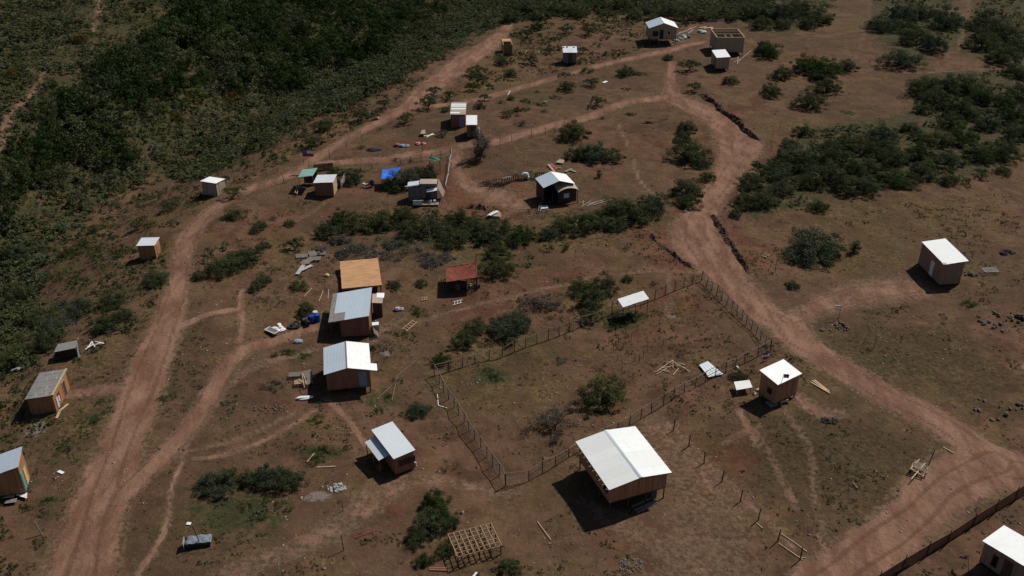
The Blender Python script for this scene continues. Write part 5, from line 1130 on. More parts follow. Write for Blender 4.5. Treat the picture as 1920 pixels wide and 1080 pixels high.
# ruined car / dark shack on the left
c = at(128, 668); r = empty('scrap_shelter', c, .25, 'dark collapsed shelter with a grey sheet on top beyond the patchwork-roofed hut', 'shelter'); LANDMARKS.append(('dark collapsed shelter', 128, 660))
MB().box((0, 0, .55), (2.2, 1.2, 1.1)).box((-.9, -.5, .3), (.8, .6, .6), .4).build('body', 'black', r); g = MB().slab([(-1.1, -.7, 1.15), (1.1, -.7, 1.35), (1.1, .8, 1.4), (-.9, .8, 1.2)], .03, .6); g.build('top_sheet', M['fiber'], r); MB().beam((1.15, -.6, 0), (1.1, .2, 1.6), .2, .05).build('side_board', 'whitepaint', r)
planks_([((160, 655), (175, 645)), ((163, 650), (193, 642)), ((172, 640), (178, 650)), ((178, 640), (195, 644)), ((165, 652), (172, 641))], 'white pole in the scatter right of the dark collapsed shelter', 'whitepaint', 'white poles beyond the left hut', .12, h=.25)
# small items, brown shed yard
slabthing('panel', 'tall grey panel standing right of the brown shed', 'panel', [(639, 352), (638, 340), (647, 322), (647, 346)], M['fiber'], 0, .03, zs=[.1, 1.4, 1.6, .1])
ladder([(553, 362), (558, 345), (560, 346), (557, 364)], 'pale wooden frame standing left of the brown shed', 'lumber', 4, .5, 'frame')
for k, (x, y) in enumerate([(683, 351), (689, 352)]): 
    tag(MB().blob((0, 0, .45), (.35, .22, .2), k).pole((-.2, .1, -.05), (-.2, .1, .4), .04).pole((.2, -.1, -.05), (.2, -.1, .4), .04).box((0, 0, .6), (.3, .25, .1)).build('drum_stand', 'whitepaint' if k == 0 else 'redcloth', None, at(x, y)), ['white bucket stand left of the blue tarpaulin', 'reddish bucket stand just left of the blue tarpaulin'][k], 'bucket')
tag(MB().blob((0, 0, .5), (.4, .4, .5), 3).box((0, 0, 1.), (.5, .5, .1)).build('water_drum', ['black'], None, at(698, 350)), 'black water drum with a pale lid left of the blue tarpaulin', 'drum')
slabthing('sheet', 'pale sheet lying right of the bare tree on the middle terrace', 'sheet', [(788, 251), (791, 244), (797, 243), (798, 250)], M['rustsheet'], .5)
planks_([((795, 255), (815, 252)), ((800, 257), (812, 250))], 'pale board lying on the middle terrace', 'whitepaint', 'boards on the middle terrace', .2)
for k, (x, y, m, lb) in enumerate([(701, 282, 'char', 'charred black heap on the middle terrace above the rail fence'), (745, 274, 'redwood', 'broken red-brown boards on the middle terrace'), (784, 271, 'redcloth', 'small pink heap on the middle terrace'), (754, 275, 'bluegrey', 'grey sheet heap on the middle terrace')]):
    tag(MB().blob((0, 0, .15), (1.2 if k == 0 else .6, .5, .3), k + 40).blob((.8, .1, .1), (.5, .4, .25), k + 44).build('scrap_heap', m, None, at(x, y)), lb, 'scrap heap')
r = empty('toy_horse' if 0 else 'bicycle_frame', at(829, 257), .2, 'white wheeled frame beside the upper sheds', 'frame')
for sx in (-.4, .4):
    n = 14; g = MB()
    for i in range(n): a, b = 2 * math.pi * i / n, 2 * math.pi * (i + 1) / n; g.beam((sx + .32 * math.cos(a), 0, .35 + .32 * math.sin(a)), (sx + .32 * math.cos(b), 0, .35 + .32 * math.sin(b)), .05)
    g.build('wheel', 'ash', r)
MB().beam((-.4, 0, .35), (.1, 0, .75), .05).beam((.1, 0, .75), (.4, 0, .35), .05).beam((-.4, 0, .35), (.15, 0, .4), .05).build('frame_bars', 'whitepaint', r)
tag(MB().blob((0, 0, .3), (.25, .2, .35), 2).blob((.1, .3, .6), (.2, .2, .3), 5).build('white_sacks', 'whitepaint', None, at(897, 250)), 'white sacks leaning on the right of the small square shed', 'sacks')
tag(MB().blob((0, 0, .25), (.35, .3, .25), 2).blob((.3, .1, .35), (.18, .18, .2), 5, 1).build('red_bundle', ['fr', 'whitepaint'], None, at(706, 225)), 'red and white bundle on the shoulder of the upper left road', 'bundle')
tag(MB().blob((0, 0, .2), (.45, .3, .2), 9).build('sheet_heap', 'bluegrey', None, at(1022, 193)), 'blue-grey sheet heap on the slope between the two upper roads', 'sheet')
planks_([((1131, 155), (1138, 152))], 'white board on the slope between the two upper roads', 'whitepaint', None, .6)
tag(MB().blob((0, 0, .15), (.3, .3, .2), 31).build('yellow_bag', 'flower', None, at(614, 518)), 'yellow bag on the grass left of the plank platform', 'bag')
tag(MB().blob((0, 0, .2), (.5, .35, .25), 33).blob((.5, .1, .15), (.3, .3, .2), 34).build('tarp', 'ash', None, at(745, 582)), 'grey plastic heap right of the blue-grey roofed house', 'plastic')
for k, (x, y) in enumerate([(693, 888), (700, 885), (725, 873)]): tag(MB().blob((0, 0, .2), (.28, .22, .25), k + 60).blob((.1, -.1, .4), (.14, .12, .12), k + 63).build('bucket', 'ash' if k != 1 else 'rock', None, at(x + 52, y - 0)), ['left bucket at the front wall of the dark cabin', 'middle bucket at the front wall of the dark cabin', 'right bucket at the front corner of the dark cabin'][k], 'bucket', 'buckets at the dark cabin')

# fire pits, rock piles
def heap(px, py, n, rx, ry, smin, smax, m, label, name='rock', cat='rock', grp=None, layers=1, long_=False):
    rq = random.Random(int(px * 7 + py)); c = at(px, py); protos = []
    for k in range(4):
        g = MB()
        if long_: g.pole((-.9, 0, 0), (.9, .1, .1), .16, .12, 7)
        else: g.blob((0, 0, 0), (1, rq.uniform(.6, .9), rq.uniform(.5, .75)), k + 3)
        protos.append(g.build(name, m, None, (0, 0, 0)))
    for q in protos[n:]: bpy.data.objects.remove(q)
    for k in range(n):
        o = protos[k % 4] if k < 4 else protos[k % 4].copy()
        if k >= 4: COL.objects.link(o)
        a, q = rq.uniform(0, 6.28), math.sqrt(rq.random()); x, y = c.x + rx * q * math.cos(a), c.y + ry * q * math.sin(a); s = rq.uniform(smin, smax)
        o.location = (x, y, tz(x, y) + s * .25 + layers * s * .9 * rq.random() * (1 - q)); o.rotation_euler = (rq.uniform(-.4, .4), rq.uniform(-.4, .4), rq.uniform(0, 6.28)); o.scale = (s, s, s)
        tag(o, label, cat, grp or label, 'thing')
heap(1184, 1061, 90, 1.0, .9, .10, .2, 'greywood', 'short log in the round firewood pile below the big stilt house', 'log', 'log', 'firewood pile', 2.5, True)
heap(1553, 790, 34, .85, .6, .08, .2, 'char', 'charred chunk in the old fire pit below the cornerwise hut', 'charred_log', 'charred wood', 'fire pit chunks')
heap(1888, 474, 26, .9, .7, .15, .32, 'char', 'blackened rock in the dark heap near the right edge', 'charred_rock', 'rock', 'dark heap near the right edge')
heap(1579, 613, 26, .7, 1.1, .10, .28, 'rock', 'rock in the pile under the small white sign', grp='rock pile under the sign'); heap(1548, 620, 5, .7, .3, .15, .28, 'rock', 'rock left of the pile under the sign', grp='rocks left of the sign pile')
heap(1818, 515, 16, .9, .7, .15, .35, 'rock', 'rock beside the right corner of the pinkish shed', grp='rocks by the pinkish shed'); heap(1437, 481, 14, .7, .5, .1, .2, 'straw', 'pale rubble stone left of the round dark bush', 'stone', 'stone', 'stones left of the round bush')
heap(1880, 603, 40, 3.2, 2.4, .10, .36, 'rock', 'boulder in the rocky patch at the right edge', 'boulder', 'boulder', 'boulders at the right edge'); heap(1916, 598, 2, .5, .5, .45, .6, 'rock', 'large boulder cut by the right edge', 'boulder', 'boulder', 'large boulders at the edge')
heap(630, 915, 30, .9, .6, .08, .2, 'ash', 'white rubble piece at the ash patch', 'rubble', 'rubble', 'rubble at the ash patch'); heap(1884, 770, 24, 3.4, 2.2, .08, .32, 'rock', 'pale boulder in the grass above the lower right road', 'boulder', 'boulder', 'boulders above the lower right road')
heap(1266, 590, 12, .5, .35, .06, .12, 'char', 'small charred piece in the fenced lot fire spot', 'charred_log', 'charred wood', 'lot fire spot'); heap(510, 765, 26, 2, .5, .08, .18, 'rock', 'stone in the rubble strip left of the two-tone house', 'stone', 'stone', 'rubble strip stones')
heap(1005 + 170, 0 + 615, 0, 1, 1, .1, .1, 'rock', 'x') if 0 else None
heap(830, 820, 16, 1.5, 2.2, .07, .15, 'rock', 'pale stone right of the dark cabin', 'stone', 'stone', 'stones right of the dark cabin')
heap(24, 595, 1, .1, .1, .3, .3, 'whitepaint', 'white bag in the scrub at the left edge', 'bag', 'bag') if 0 else None
tag(MB().blob((0, 0, .2), (.4, .3, .25), 2).blob((.3, .1, .15), (.2, .2, .2), 4).build('white_bag', 'whitepaint', None, at(8, 597)), 'white bag in the scrub at the left edge', 'bag')

# earth banks pushed up beside the right-hand road
def berm(pts, w, h, seed, label_name='earth_berm'):
    P = [at(*p) for p in pts]; rq = random.Random(seed); V = []; F = []; n = 0; k = 9
    Q = []
    for a, b in zip(P[:-1], P[1:]):
        m_ = max(2, int((b - a).length / .22)); Q += [a.lerp(b, i / m_) for i in range(m_)]
    Q.append(P[-1])
    for i, p in enumerate(Q):
        d = (Q[min(i + 1, len(Q) - 1)] - Q[max(i - 1, 0)]); d.z = 0; d.normalize(); s = Vector((-d.y, d.x, 0)); env = min(1, i / 5, (len(Q) - 1 - i) / 5)
        wv = .6 + .9 * float(vnoise(i * .22, seed * 9., 1.1, 71)); hv = .35 + 1.1 * float(vnoise(i * .22, seed * 5., .8, 72))
        off = s * (.35 * (float(vnoise(i * .22, seed * 3., 1.6, 73)) - .5))
        for j in range(k):
            u = j / (k - 1) * 2 - 1; q = p + off + s * (u * w * wv * rq.uniform(.85, 1.15)) + d * rq.uniform(-.08, .08)
            hh = h * hv * env * max(0, 1 - abs(u) ** 1.2) * rq.uniform(.65, 1.25); V.append((q.x, q.y, tz(q.x, q.y) - .06 + hh))
    for i in range(len(Q) - 1):
        for j in range(k - 1): F.append((i * k + j, (i + 1) * k + j, (i + 1) * k + j + 1, i * k + j + 1))
    tag(MB().add(V, F).build(label_name, 'dirt'), kind='structure')
berm([(1310, 176), (1326, 184), (1342, 196), (1358, 212), (1382, 228), (1402, 250), (1424, 264)], .65, .75, 1)
berm([(1335, 402), (1348, 425), (1365, 452), (1385, 478), (1400, 500), (1408, 515)], .6, .55, 2)
berm([(1216, 436), (1228, 450), (1240, 460), (1262, 476), (1285, 495), (1302, 508)], .45, .4, 3)
berm([(1410, 302), (1420, 308), (1428, 318)], .7, .5, 4)
berm([(870, 392), (885, 389), (905, 391), (916, 396)], .6, .5, 5); berm([(1190, 232), (1215, 232), (1250, 224), (1256, 218)], .3, .3, 6)
berm([(495, 757), (515, 752), (530, 755)], .35, .25, 7); berm([(1480, 690), (1500, 705), (1520, 722)], .25, .2, 8)

# ------------------------------------------------------------------ vegetation
def leaf_quads(P, N, size, rg):
    """leaf-shaped quads at P facing roughly N"""
    n = len(P); t = rg.normal(size=(n, 3)); t -= (t * N).sum(1)[:, None] * N * .8
    t /= np.linalg.norm(t, axis=1)[:, None] + 1e-9; b = np.cross(N, t); b /= np.linalg.norm(b, axis=1)[:, None] + 1e-9
    s = (size * rg.uniform(.6, 1.35, n))[:, None]
    V = np.stack([P - t * s, P - b * s * .55, P + t * s, P + b * s * .55], 1).reshape(-1, 3)
    return V, np.arange(4 * n).reshape(n, 4)
def crown_arrays(seed, kind='round', nclump=34, per=46, leaf=.05, gap=.0):
    """unit crown: radius about 1, standing on z = 0"""
    rg = np.random.default_rng(seed); C = []
    while len(C) < nclump:
        a = rg.uniform(0, 2 * np.pi); r = rg.uniform(0, 1) ** .55
        if kind == 'round': z = rg.uniform(.12, 1.); top = 1.15 * np.sqrt(max(0, 1 - (r * .92) ** 2)) * (1 + .22 * np.sin(a * 3 + seed) + .15 * np.sin(a * 5 + seed * 2)); h = z * top * .8 + .08; rr = r * (1 + .2 * np.sin(a * 2 + seed) + .14 * np.sin(a * 5 + 2 * seed))
        elif kind == 'flat': rr = r * (1 + .25 * np.sin(a * 3 + seed)) * .95; h = .50 + .50 * np.sqrt(max(0, 1 - r * r)) * rg.uniform(.35, 1) + .1 * np.sin(a * 2 + seed)
        elif kind == 'low': rr = r * (1 + .3 * np.sin(a * 2 + seed) + .2 * np.sin(a * 5)); h = .08 + .38 * rg.uniform(.2, 1) * (1.1 - r)
        elif kind == 'tall': rr = r * .62 * (1 + .25 * np.sin(a * 3 + seed)); h = .25 + 1.9 * rg.uniform(0, 1); rr *= 1.15 - .35 * abs(h - 1.1)
        C.append((rr * np.cos(a), rr * np.sin(a), h, rg.uniform(.12, .30) * (.8 if kind in ('flat',) else 1), rg.uniform(0, 1)))
    C = np.array(C); P = []; N = []; T = []
    for x, y, z, s, t in C:
        d = rg.normal(size=(per, 3)); d /= np.linalg.norm(d, axis=1)[:, None]
        q = d * s * rg.uniform(.45, 1.08, (per, 1)) ** .6; q[:, 2] *= .62 if kind != 'tall' else 1.1
        P.append(np.array([x, y, z]) + q); n = d + rg.normal(size=(per, 3)) * .55 + np.array([0, 0, .35]); N.append(n / np.linalg.norm(n, axis=1)[:, None]); T.append(np.clip(t * .7 + rg.uniform(0, .4, per), 0, 1))
    P = np.concatenate(P); N = np.concatenate(N); T = np.concatenate(T)
    k = P[:, 2] > -.02; P, N, T = P[k], N[k], T[k]
    V, F = leaf_quads(P, N, leaf, rg)
    return V, F, np.repeat(T, 4), C
def stem_mesh(C, seed, kind):
    g = MB(); rq = random.Random(seed)
    if kind in ('flat', 'tall'):
        fork = (rq.uniform(-.08, .08), rq.uniform(-.08, .08), .28); g.pole((0, 0, -.12), fork, .075, .055, 6)
        for c in C[::4]: m = tuple(fork[i] * .45 + c[i] * .55 + rq.uniform(-.05, .05) for i in range(3)); g.pole(fork, m, .035, .022, 5); g.pole(m, tuple(c[:3]), .022, .008, 4)
    else:
        for c in C[::5]: m = (c[0] * .45 + rq.uniform(-.05, .05), c[1] * .45, c[2] * .4); g.pole((c[0] * .1, c[1] * .1, -.08), m, .035, .022, 5); g.pole(m, tuple(c[:3]), .02, .007, 4)
    return g
def bare_arrays(seed):
    g = MB(); rq = random.Random(seed)
    def br(p, d, L, r, k):
        q = p + d * L; g.pole(p, q, r, r * .6, 4)
        if k:
            for _ in range(4 if k > 2 else 3):
                e = (d + Vector((rq.uniform(-.75, .75), rq.uniform(-.75, .75), rq.uniform(-.15, .5)))).normalized(); br(p.lerp(q, rq.uniform(.6, 1)), e, L * rq.uniform(.55, .85), r * .55, k - 1)
    for i in range(5): a = i * 1.26; br(Vector((0, 0, -.05)), Vector((math.cos(a) * .6, math.sin(a) * .6, 1)).normalized(), .42, .03, 3)
    return g
PROTO = {}
def proto(key):
    """key = (shape, leaf material, variant) -> list of (part name, mesh)"""
    if key in PROTO: return PROTO[key]
    shape, lm, v = key; out = []
    if shape == 'bare':
        o = bare_arrays(v * 13 + 5).build('branches', 'twig'); out = [('branches', o.data)]; bpy.data.objects.remove(o)
        V, F, T, C = crown_arrays(v * 3 + 1, 'round', 44, 80, .026); V[:, 2] *= .8
        o = mesh_np('foliage', V, F, M['leafD'], attrs=dict(tone=T), link=False); out.append(('foliage', o.data)); bpy.data.objects.remove(o)
    else:
        prm = dict(round=(64, 150, .030), flat=(52, 100, .032), low=(34, 60, .034), tall=(64, 90, .036), big=(80, 150, .030))[shape]
        V, F, T, C = crown_arrays(hash_(shape) + v * 17, 'round' if shape == 'big' else shape, *prm)
        o = mesh_np('crown', V, F, M[lm], attrs=dict(tone=T), link=False); out = [('crown' if shape in ('flat', 'tall', 'big') else 'foliage', o.data)]; bpy.data.objects.remove(o)
        if shape != 'low':
            o = stem_mesh(C, v, shape).build('trunk', 'bark'); out.append(('trunk' if shape in ('flat', 'tall', 'big') else 'stems', o.data)); bpy.data.objects.remove(o)
    PROTO[key] = out; return out
def hash_(s): return sum(ord(c) * (i + 3) for i, c in enumerate(s))
PLANTS = []
def plant(px, py, wpx, shape='round', lm='leafA', hs=None, sx=1.0, base=None):
    PLANTS.append((px, py, wpx, shape, lm, hs, sx))
def many(shape, lm, lst, hs=None):
    for q in lst: plant(q[0], q[1], q[2], shape, lm, q[3] if len(q) > 3 else hs)
# open trees with a visible trunk, umbrella crowns
many('flat', 'leafB', [(1140, 27, 28), (1293, 117, 36), (1120, 187, 28), (895, 128, 36), (887, 160, 24), (842, 177, 25), (762, 217, 32), (1303, 160, 26), (587, 260, 36), (1843, 322, 30), (950, 210, 24), (813, 168, 26), (830, 247, 20), (908, 180, 20), (1107, 588, 38), (320, 377, 36), (255, 420, 28), (1093, 92, 18), (1030, 92, 20), (677, 213, 34), (720, 192, 25), (647, 218, 20), (485, 262, 46), (760, 42, 0) if 0 else (437, 356, 34)])
many('flat', 'leafA', [(1103, 55, 26), (997, 110, 26), (1063, 52, 26), (990, 60, 24), (1110, 150, 28), (553, 455, 36), (813, 990, 0) if 0 else (657, 322, 42), (895, 145, 34), (802, 190, 34)])
many('tall', 'leafS', [(900, 272, 44, 1.15)]); many('tall', 'leafA', [(1123, 326, 14), (1603, 463, 26, .7)])
many('round', 'leafA', [(1073, 246, 50), (1085, 290, 42), (1112, 286, 52), (1145, 290, 44), (1288, 238, 36), (1283, 257, 32), (1290, 288, 62), (1315, 306, 32), (1290, 352, 60), (1327, 331, 28), (1287, 378, 40),
 (1530, 464, 92, .75), (1487, 534, 24), (613, 433, 44), (640, 408, 42), (667, 420, 50), (713, 414, 52), (757, 408, 50), (773, 433, 46), (813, 424, 56), (847, 443, 60), (863, 413, 50), (887, 430, 46), (913, 445, 42), (933, 428, 50), (933, 470, 46), (937, 500, 52), (980, 440, 50), (1027, 437, 38), (1060, 424, 46), (1103, 418, 50), (1137, 418, 42), (1160, 388, 56), (1193, 400, 60), (1227, 388, 48), (1160, 422, 32), (1090, 537, 46), (1133, 535, 48), (1110, 558, 58), (1177, 521, 18, 1.2), (950, 610, 64), (973, 600, 40), (1128, 738, 80), (403, 907, 64), (425, 892, 40), (500, 893, 56), (540, 900, 56), (467, 895, 40), (783, 768, 40), (813, 940, 48), (800, 985, 60), (835, 975, 50), (775, 1012, 34), (795, 1050, 34), (835, 1030, 34), (953, 1064, 40), (763, 336, 54), (735, 345, 34), (800, 322, 36), (660, 335, 34), (288, 521, 46), (213, 562, 44), (233, 590, 34), (150, 577, 48), (80, 594, 48), (37, 557, 52), (197, 607, 42), (100, 613, 46), (23, 670, 52), (87, 640, 50), (60, 655, 34), (30, 475, 54), (413, 500, 56), (440, 490, 44), (463, 480, 46), (375, 515, 30), (697, 627, 14), (697, 652, 14), (958, 1056, 22), (1467, 352, 40), (890, 612, 46), (827, 674, 34), (870, 640, 44), (1007, 48, 26), (437, 402, 32, .9), (478, 432, 18), (740, 533, 24), (493, 460, 24), (487, 422, 24)])
many('round', 'leafB', [(1253, 108, 18), (1063, 161, 26), (1173, 134, 30), (957, 136, 26), (940, 116, 22), (610, 235, 30), (630, 322, 26), (175, 430, 22), (900, 199, 18), (835, 205, 18), (480, 537, 26), (493, 523, 30), (573, 581, 34), (1537, 387, 30), (543, 418, 20), (1370, 150, 26), (1433, 88, 30), (957, 184, 14), (790, 530, 22), (560, 534, 30), (970, 205, 16), (1077, 443, 14), (1880, 318, 26), (1780, 337, 34), (1507, 246, 30), (810, 330, 24), (130, 470, 24), (115, 478, 20), (1395, 372, 34), (1378, 400, 24)])
many('bare', 'leafS', [(1040, 783, 74, .95), (977, 230, 24), (678, 274, 16), (1254, 106, 18), (1225, 530, 16), (742, 297, 14), (1130, 220, 12), (1020, 207, 14), (713, 240, 14), (483, 535, 22), (512, 408, 16), (770, 300, 10), (695, 340, 16), (940, 190, 14), (970, 215, 12)], .9)
plant(1388, 704, 30, 'round', 'leafB', .9)
many('low', 'leafG', [(1063, 172, 20), (1180, 214, 18), (1173, 167, 18), (985, 190, 22), (1007, 172, 12), (783, 583, 36), (753, 627, 22), (723, 623, 12), (540, 660, 28), (513, 667, 20), (570, 667, 20), (123, 838, 32), (50, 953, 22), (90, 937, 24), (80, 963, 20), (70, 1017, 26), (303, 747, 18), (610, 843, 34), (593, 863, 30), (647, 840, 20), (710, 770, 20), (727, 743, 18), (593, 787, 26), (520, 947, 22), (540, 957, 20), (490, 973, 20), (460, 950, 26), (500, 935, 24), (1817, 570, 30), (1780, 637, 12), (1173, 594, 40), (1153, 606, 34), (1195, 590, 24), (925, 705, 26), (915, 695, 20), (935, 712, 18), (1105, 620 - 4, 12), (93, 520, 24), (147, 513, 30), (140, 478, 26), (160, 462, 20), (175, 790, 22), (205, 768, 20), (190, 752, 16), (880, 318, 0) if 0 else (795, 335, 30), (1010, 195, 22), (1040, 182, 20), (985, 205, 18), (1100, 132, 30), (1060, 140, 26), (1200, 138, 20), (1040, 72, 16), (1465, 1000 - 640, 24)])
many('low', 'leafS', [(667, 467, 56), (753, 466, 60), (700, 478, 40), (800, 480, 34), (1010, 567, 56), (1040, 575, 34), (980, 575, 34), (217, 483, 22), (180, 500, 22), (510, 722, 36), (1050, 675, 24), (640, 475, 34), (730, 455, 34), (1540, 385, 26), (1495, 432, 22)])
many('round', 'leafS', [(813, 490, 34), (835, 480, 30), (640, 450, 30), (600, 470, 26), (205, 615, 30), (130, 600, 30), (60, 600, 30), (115, 570, 26), (1160, 425, 26)], .6)
many('low', 'leafY', [(1133, 757, 26), (1160, 750, 16), (1590, 210, 20), (105, 475, 18), (180, 655, 20)])
# right-hand and top scrub: each clump a shrub
many('round', 'leafA', [(1460, 23, 60), (1500, 14, 48), (1537, 30, 48), (1440, 97, 46), (1467, 138, 40), (1513, 120, 52), (1550, 127, 56), (1587, 123, 34), (1550, 163, 46), (1520, 190, 46), (1447, 170, 38), (1653, 45, 54), (1690, 32, 52), (1727, 24, 46), (1777, 38, 60), (1713, 67, 50), (1750, 84, 46), (1693, 110, 56), (1850, 38, 56), (1883, 55, 70), (1840, 78, 56), (1877, 102, 56), (1915, 85, 56), (1730, 163, 52), (1773, 160, 54), (1813, 158, 60), (1757, 182, 50), (1840, 180, 46), (1800, 202, 54), (1883, 190, 56), (1917, 170, 56), (1707, 240, 34), (1653, 255, 50), (1600, 274, 50), (1490, 293, 66), (1460, 322, 56), (1567, 292, 56), (1557, 327, 56), (1627, 312, 52), (1673, 295, 52), (1723, 288, 52), (1760, 262, 50), (1807, 254, 52), (1840, 288, 52), (1883, 284, 52), (1907, 250, 52), (1850, 232, 46), (1673, 333, 50), (1727, 320, 50), (1627, 347, 50), (1590, 350, 44), (1775, 300, 48), (1520, 340, 46), (1520, 300, 44), (1410, 340, 50), (1430, 375, 44), (1395, 388, 24), (1780, 230, 44), (1640, 285, 40), (1910, 135, 40), (1600, 25, 0) if 0 else (1515, 45, 30)])
many('round', 'leafG', [(1700, 55, 34), (1868, 88, 36), (1720, 255, 30), (1600, 315, 34), (1532, 140, 30), (1825, 215, 30), (1500, 318, 30), (1900, 220, 40)])
many('round', 'leafB', [(987, 14, 50), (1043, 14, 46), (1080, 20, 46), (1167, 10, 40), (1187, 28, 30), (1213, 20, 30), (1260, 18, 46), (1293, 26, 44), (1320, 30, 34), (1353, 20, 36), (1410, 20, 46), (1427, 43, 36), (1373, 32, 26), (1120, 5, 40), (1437, 95, 30), (960, 30, 36), (1470, 45, 30), (1225, 35, 24), (1010, 28, 26), (1730, 205, 30), (1660, 272, 34), (1555, 272, 34), (1745, 305, 34), (1700, 345, 34), (1480, 268, 30)])
# distinct crowns standing out of the ravine wood and the far slope
many('big', 'leafO', [(145, 72, 26), (330, 216, 24), (435, 180, 26), (25, 137, 26), (215, 215, 18)])
many('big', 'leafY', [(302, 198, 30), (370, 170, 34), (610, 55, 24), (205, 300, 26), (820, 1000 - 900, 16)])
many('big', 'leafG', [(170, 210, 46), (700, 25, 44), (590, 95, 44), (330, 60, 44), (515, 110, 40), (450, 40, 40)])
PLANTS = [(q[:4] + (random.Random(i * 11).choice(['leafA'] * 5 + ['leafC'] * 2 + ['leafG', 'leafB']),) + q[5:]) if q[3] == 'round' and q[4] == 'leafA' else q for i, q in enumerate(PLANTS)]
DESC = {'leafC': 'blue-green', 'leafA': 'dark green', 'leafB': 'olive green', 'leafG': 'bright green', 'leafS': 'grey', 'leafO': 'ochre flowering', 'leafY': 'lime green'}
SHAPE = {'round': ('shrub', 'bushy %s shrub'), 'flat': ('open_tree', 'spreading %s tree'), 'tall': ('upright_tree', 'upright %s tree'), 'low': ('low_shrub', 'low %s plant'), 'bare': ('bare_shrub', 'bare twiggy %s shrub'), 'big': ('tree', 'rounded %s tree')}
ORD = ['closest', 'second', 'third', 'fourth', 'fifth', 'sixth', 'seventh', 'eighth', 'ninth', 'tenth', 'eleventh', 'twelfth', 'thirteenth', 'fourteenth', 'fifteenth', 'sixteenth', 'seventeenth', 'eighteenth', 'nineteenth', 'twentieth', '21st', '22nd', '23rd'] + ['%dth' % k for k in range(24, 200)]
EXTRA_LM = [('right dirt road bend', 1390, 290), ('left edge of the photo', 0, 560), ('top right corner', 1900, 20), ('top left corner', 0, 0), ('ravine', 480, 140), ('tan dirt track at the bottom', 640, 985), ('right edge of the photo', 1920, 230), ('fork of the upper roads', 1262, 175), ('lot fence corner by the road', 1315, 525)]
LM = LANDMARKS + EXTRA_LM
P0 = cast([p[0] for p in PLANTS], [p[1] for p in PLANTS])
info = []
for i, (px, py, wpx, shape, lm, hs, sx) in enumerate(PLANTS):
    d = (P0[i] - Cv) @ Fv; rad = wpx / 2 * d / FPX * 1.12
    zc = dict(round=.42, big=.5, flat=.72, tall=1.0, low=.15, bare=.5)[shape] * rad * (hs or 1)
    b = at(px, py, zc)         # crown centre is what the picture shows
    best = min(LM, key=lambda q: math.hypot(q[1] - px, (q[2] - py) * 1.3)); dx, dy = px - best[1], py - best[2]
    rel = ('left of' if dx < 0 else 'right of') if abs(dx) > abs(dy) * 1.1 else ('beyond' if dy < 0 else 'below')
    if 'edge' in best[0] or 'corner' in best[0].split()[-1:] or best[0] == 'ravine': rel = 'by'
    info.append([b, rad, (shape, DESC[lm], rel, best[0]), math.hypot(dx, dy)])
cnt = {}
for i, q in enumerate(info): cnt.setdefault(q[2], []).append((q[3], i))
for key, l in cnt.items():
    l.sort()
    for r_, (_, i) in enumerate(l):
        s = SHAPE[key[0]][1] % key[1] + ' %s the %s' % (key[2], key[3].replace(' in the lower right corner', ' at lower right') if len(l) > 1 else key[3])
        if len(s.replace('-', ' ').split()) > 14: print('LONG', s)
        if len(l) > 1: s += ', %s away' % ORD[r_] if r_ else ', closest to it'
        info[i].append(s)
for i, (px, py, wpx, shape, lm, hs, sx) in enumerate(PLANTS):
    b, rad, _, _, label = info[i]; parts = proto((shape, lm, i % 4)); rq = random.Random(i * 7 + 1)
    z = tz(b.x, b.y); sc = (rad * rq.uniform(.92, 1.1), rad * rq.uniform(.92, 1.1), rad * (hs or 1) * rq.uniform(.85, 1.1)); a = rq.uniform(0, 6.28); nm = SHAPE[shape][0]
    grp = {'round': 'shrubs scattered over the hillside', 'flat': 'small spreading trees', 'low': 'low plants on the slope', 'big': 'trees standing out of the ravine wood'}.get(shape)
    if len(parts) == 1:
        o = bpy.data.objects.new(nm, parts[0][1]); COL.objects.link(o); o.location = (b.x, b.y, z - .03); o.scale = sc; o.rotation_euler = (0, 0, a)
    else:
        o = empty(nm, (b.x, b.y, z - .03), a); o.scale = sc
        for pn, me in parts: c_ = bpy.data.objects.new(pn, me); COL.objects.link(c_); c_.parent = o
    tag(o, label, {'round': 'shrub', 'flat': 'tree', 'tall': 'tree', 'low': 'plant', 'bare': 'shrub', 'big': 'tree'}[shape], grp)

# ------------------------------------------------------------------ uncountable cover, each kind ONE object
def scatter(name, mats, pts, rad, hsc, protos, tonev=None, seed=1):
    """merge copies of unit arrays at points"""
    rg = np.random.default_rng(seed); VV, FF, TT, MI = [], [], [], []; off = 0
    z = terrain(pts[:, 0], pts[:, 1])
    for i in range(len(pts)):
        k = rg.integers(len(protos)); V, F, T, mi = protos[k]; a = rg.uniform(0, 6.28); c, s = math.cos(a), math.sin(a); r = rad[i]
        X = np.empty_like(V); X[:, 0] = (V[:, 0] * c - V[:, 1] * s) * r * rg.uniform(.85, 1.2) + pts[i, 0]; X[:, 1] = (V[:, 0] * s + V[:, 1] * c) * r * rg.uniform(.85, 1.2) + pts[i, 1]; X[:, 2] = V[:, 2] * r * hsc[i] + z[i] - .04 * r
        VV.append(X); FF.append(F + off); off += len(V); TT.append(np.clip(T * .75 + rg.uniform(-.1, .35), 0, 1)); MI.append(np.full(len(F), mi, np.int32))
    o = mesh_np(name, np.concatenate(VV), np.concatenate(FF), mats, attrs=dict(tone=np.concatenate(TT)))
    if len(mats) > 1: o.data.polygons.foreach_set('material_index', np.concatenate(MI))
    return tag(o, kind='stuff')
def region(n, xr, yr, fn, seed):
    rg = np.random.default_rng(seed); P = np.column_stack([rg.uniform(*xr, n), rg.uniform(*yr, n)]); z = terrain(P[:, 0], P[:, 1]); x, y = proj(np.column_stack([P, z])); w = fn(P, x, y); return P[rg.uniform(0, 1, n) < w]
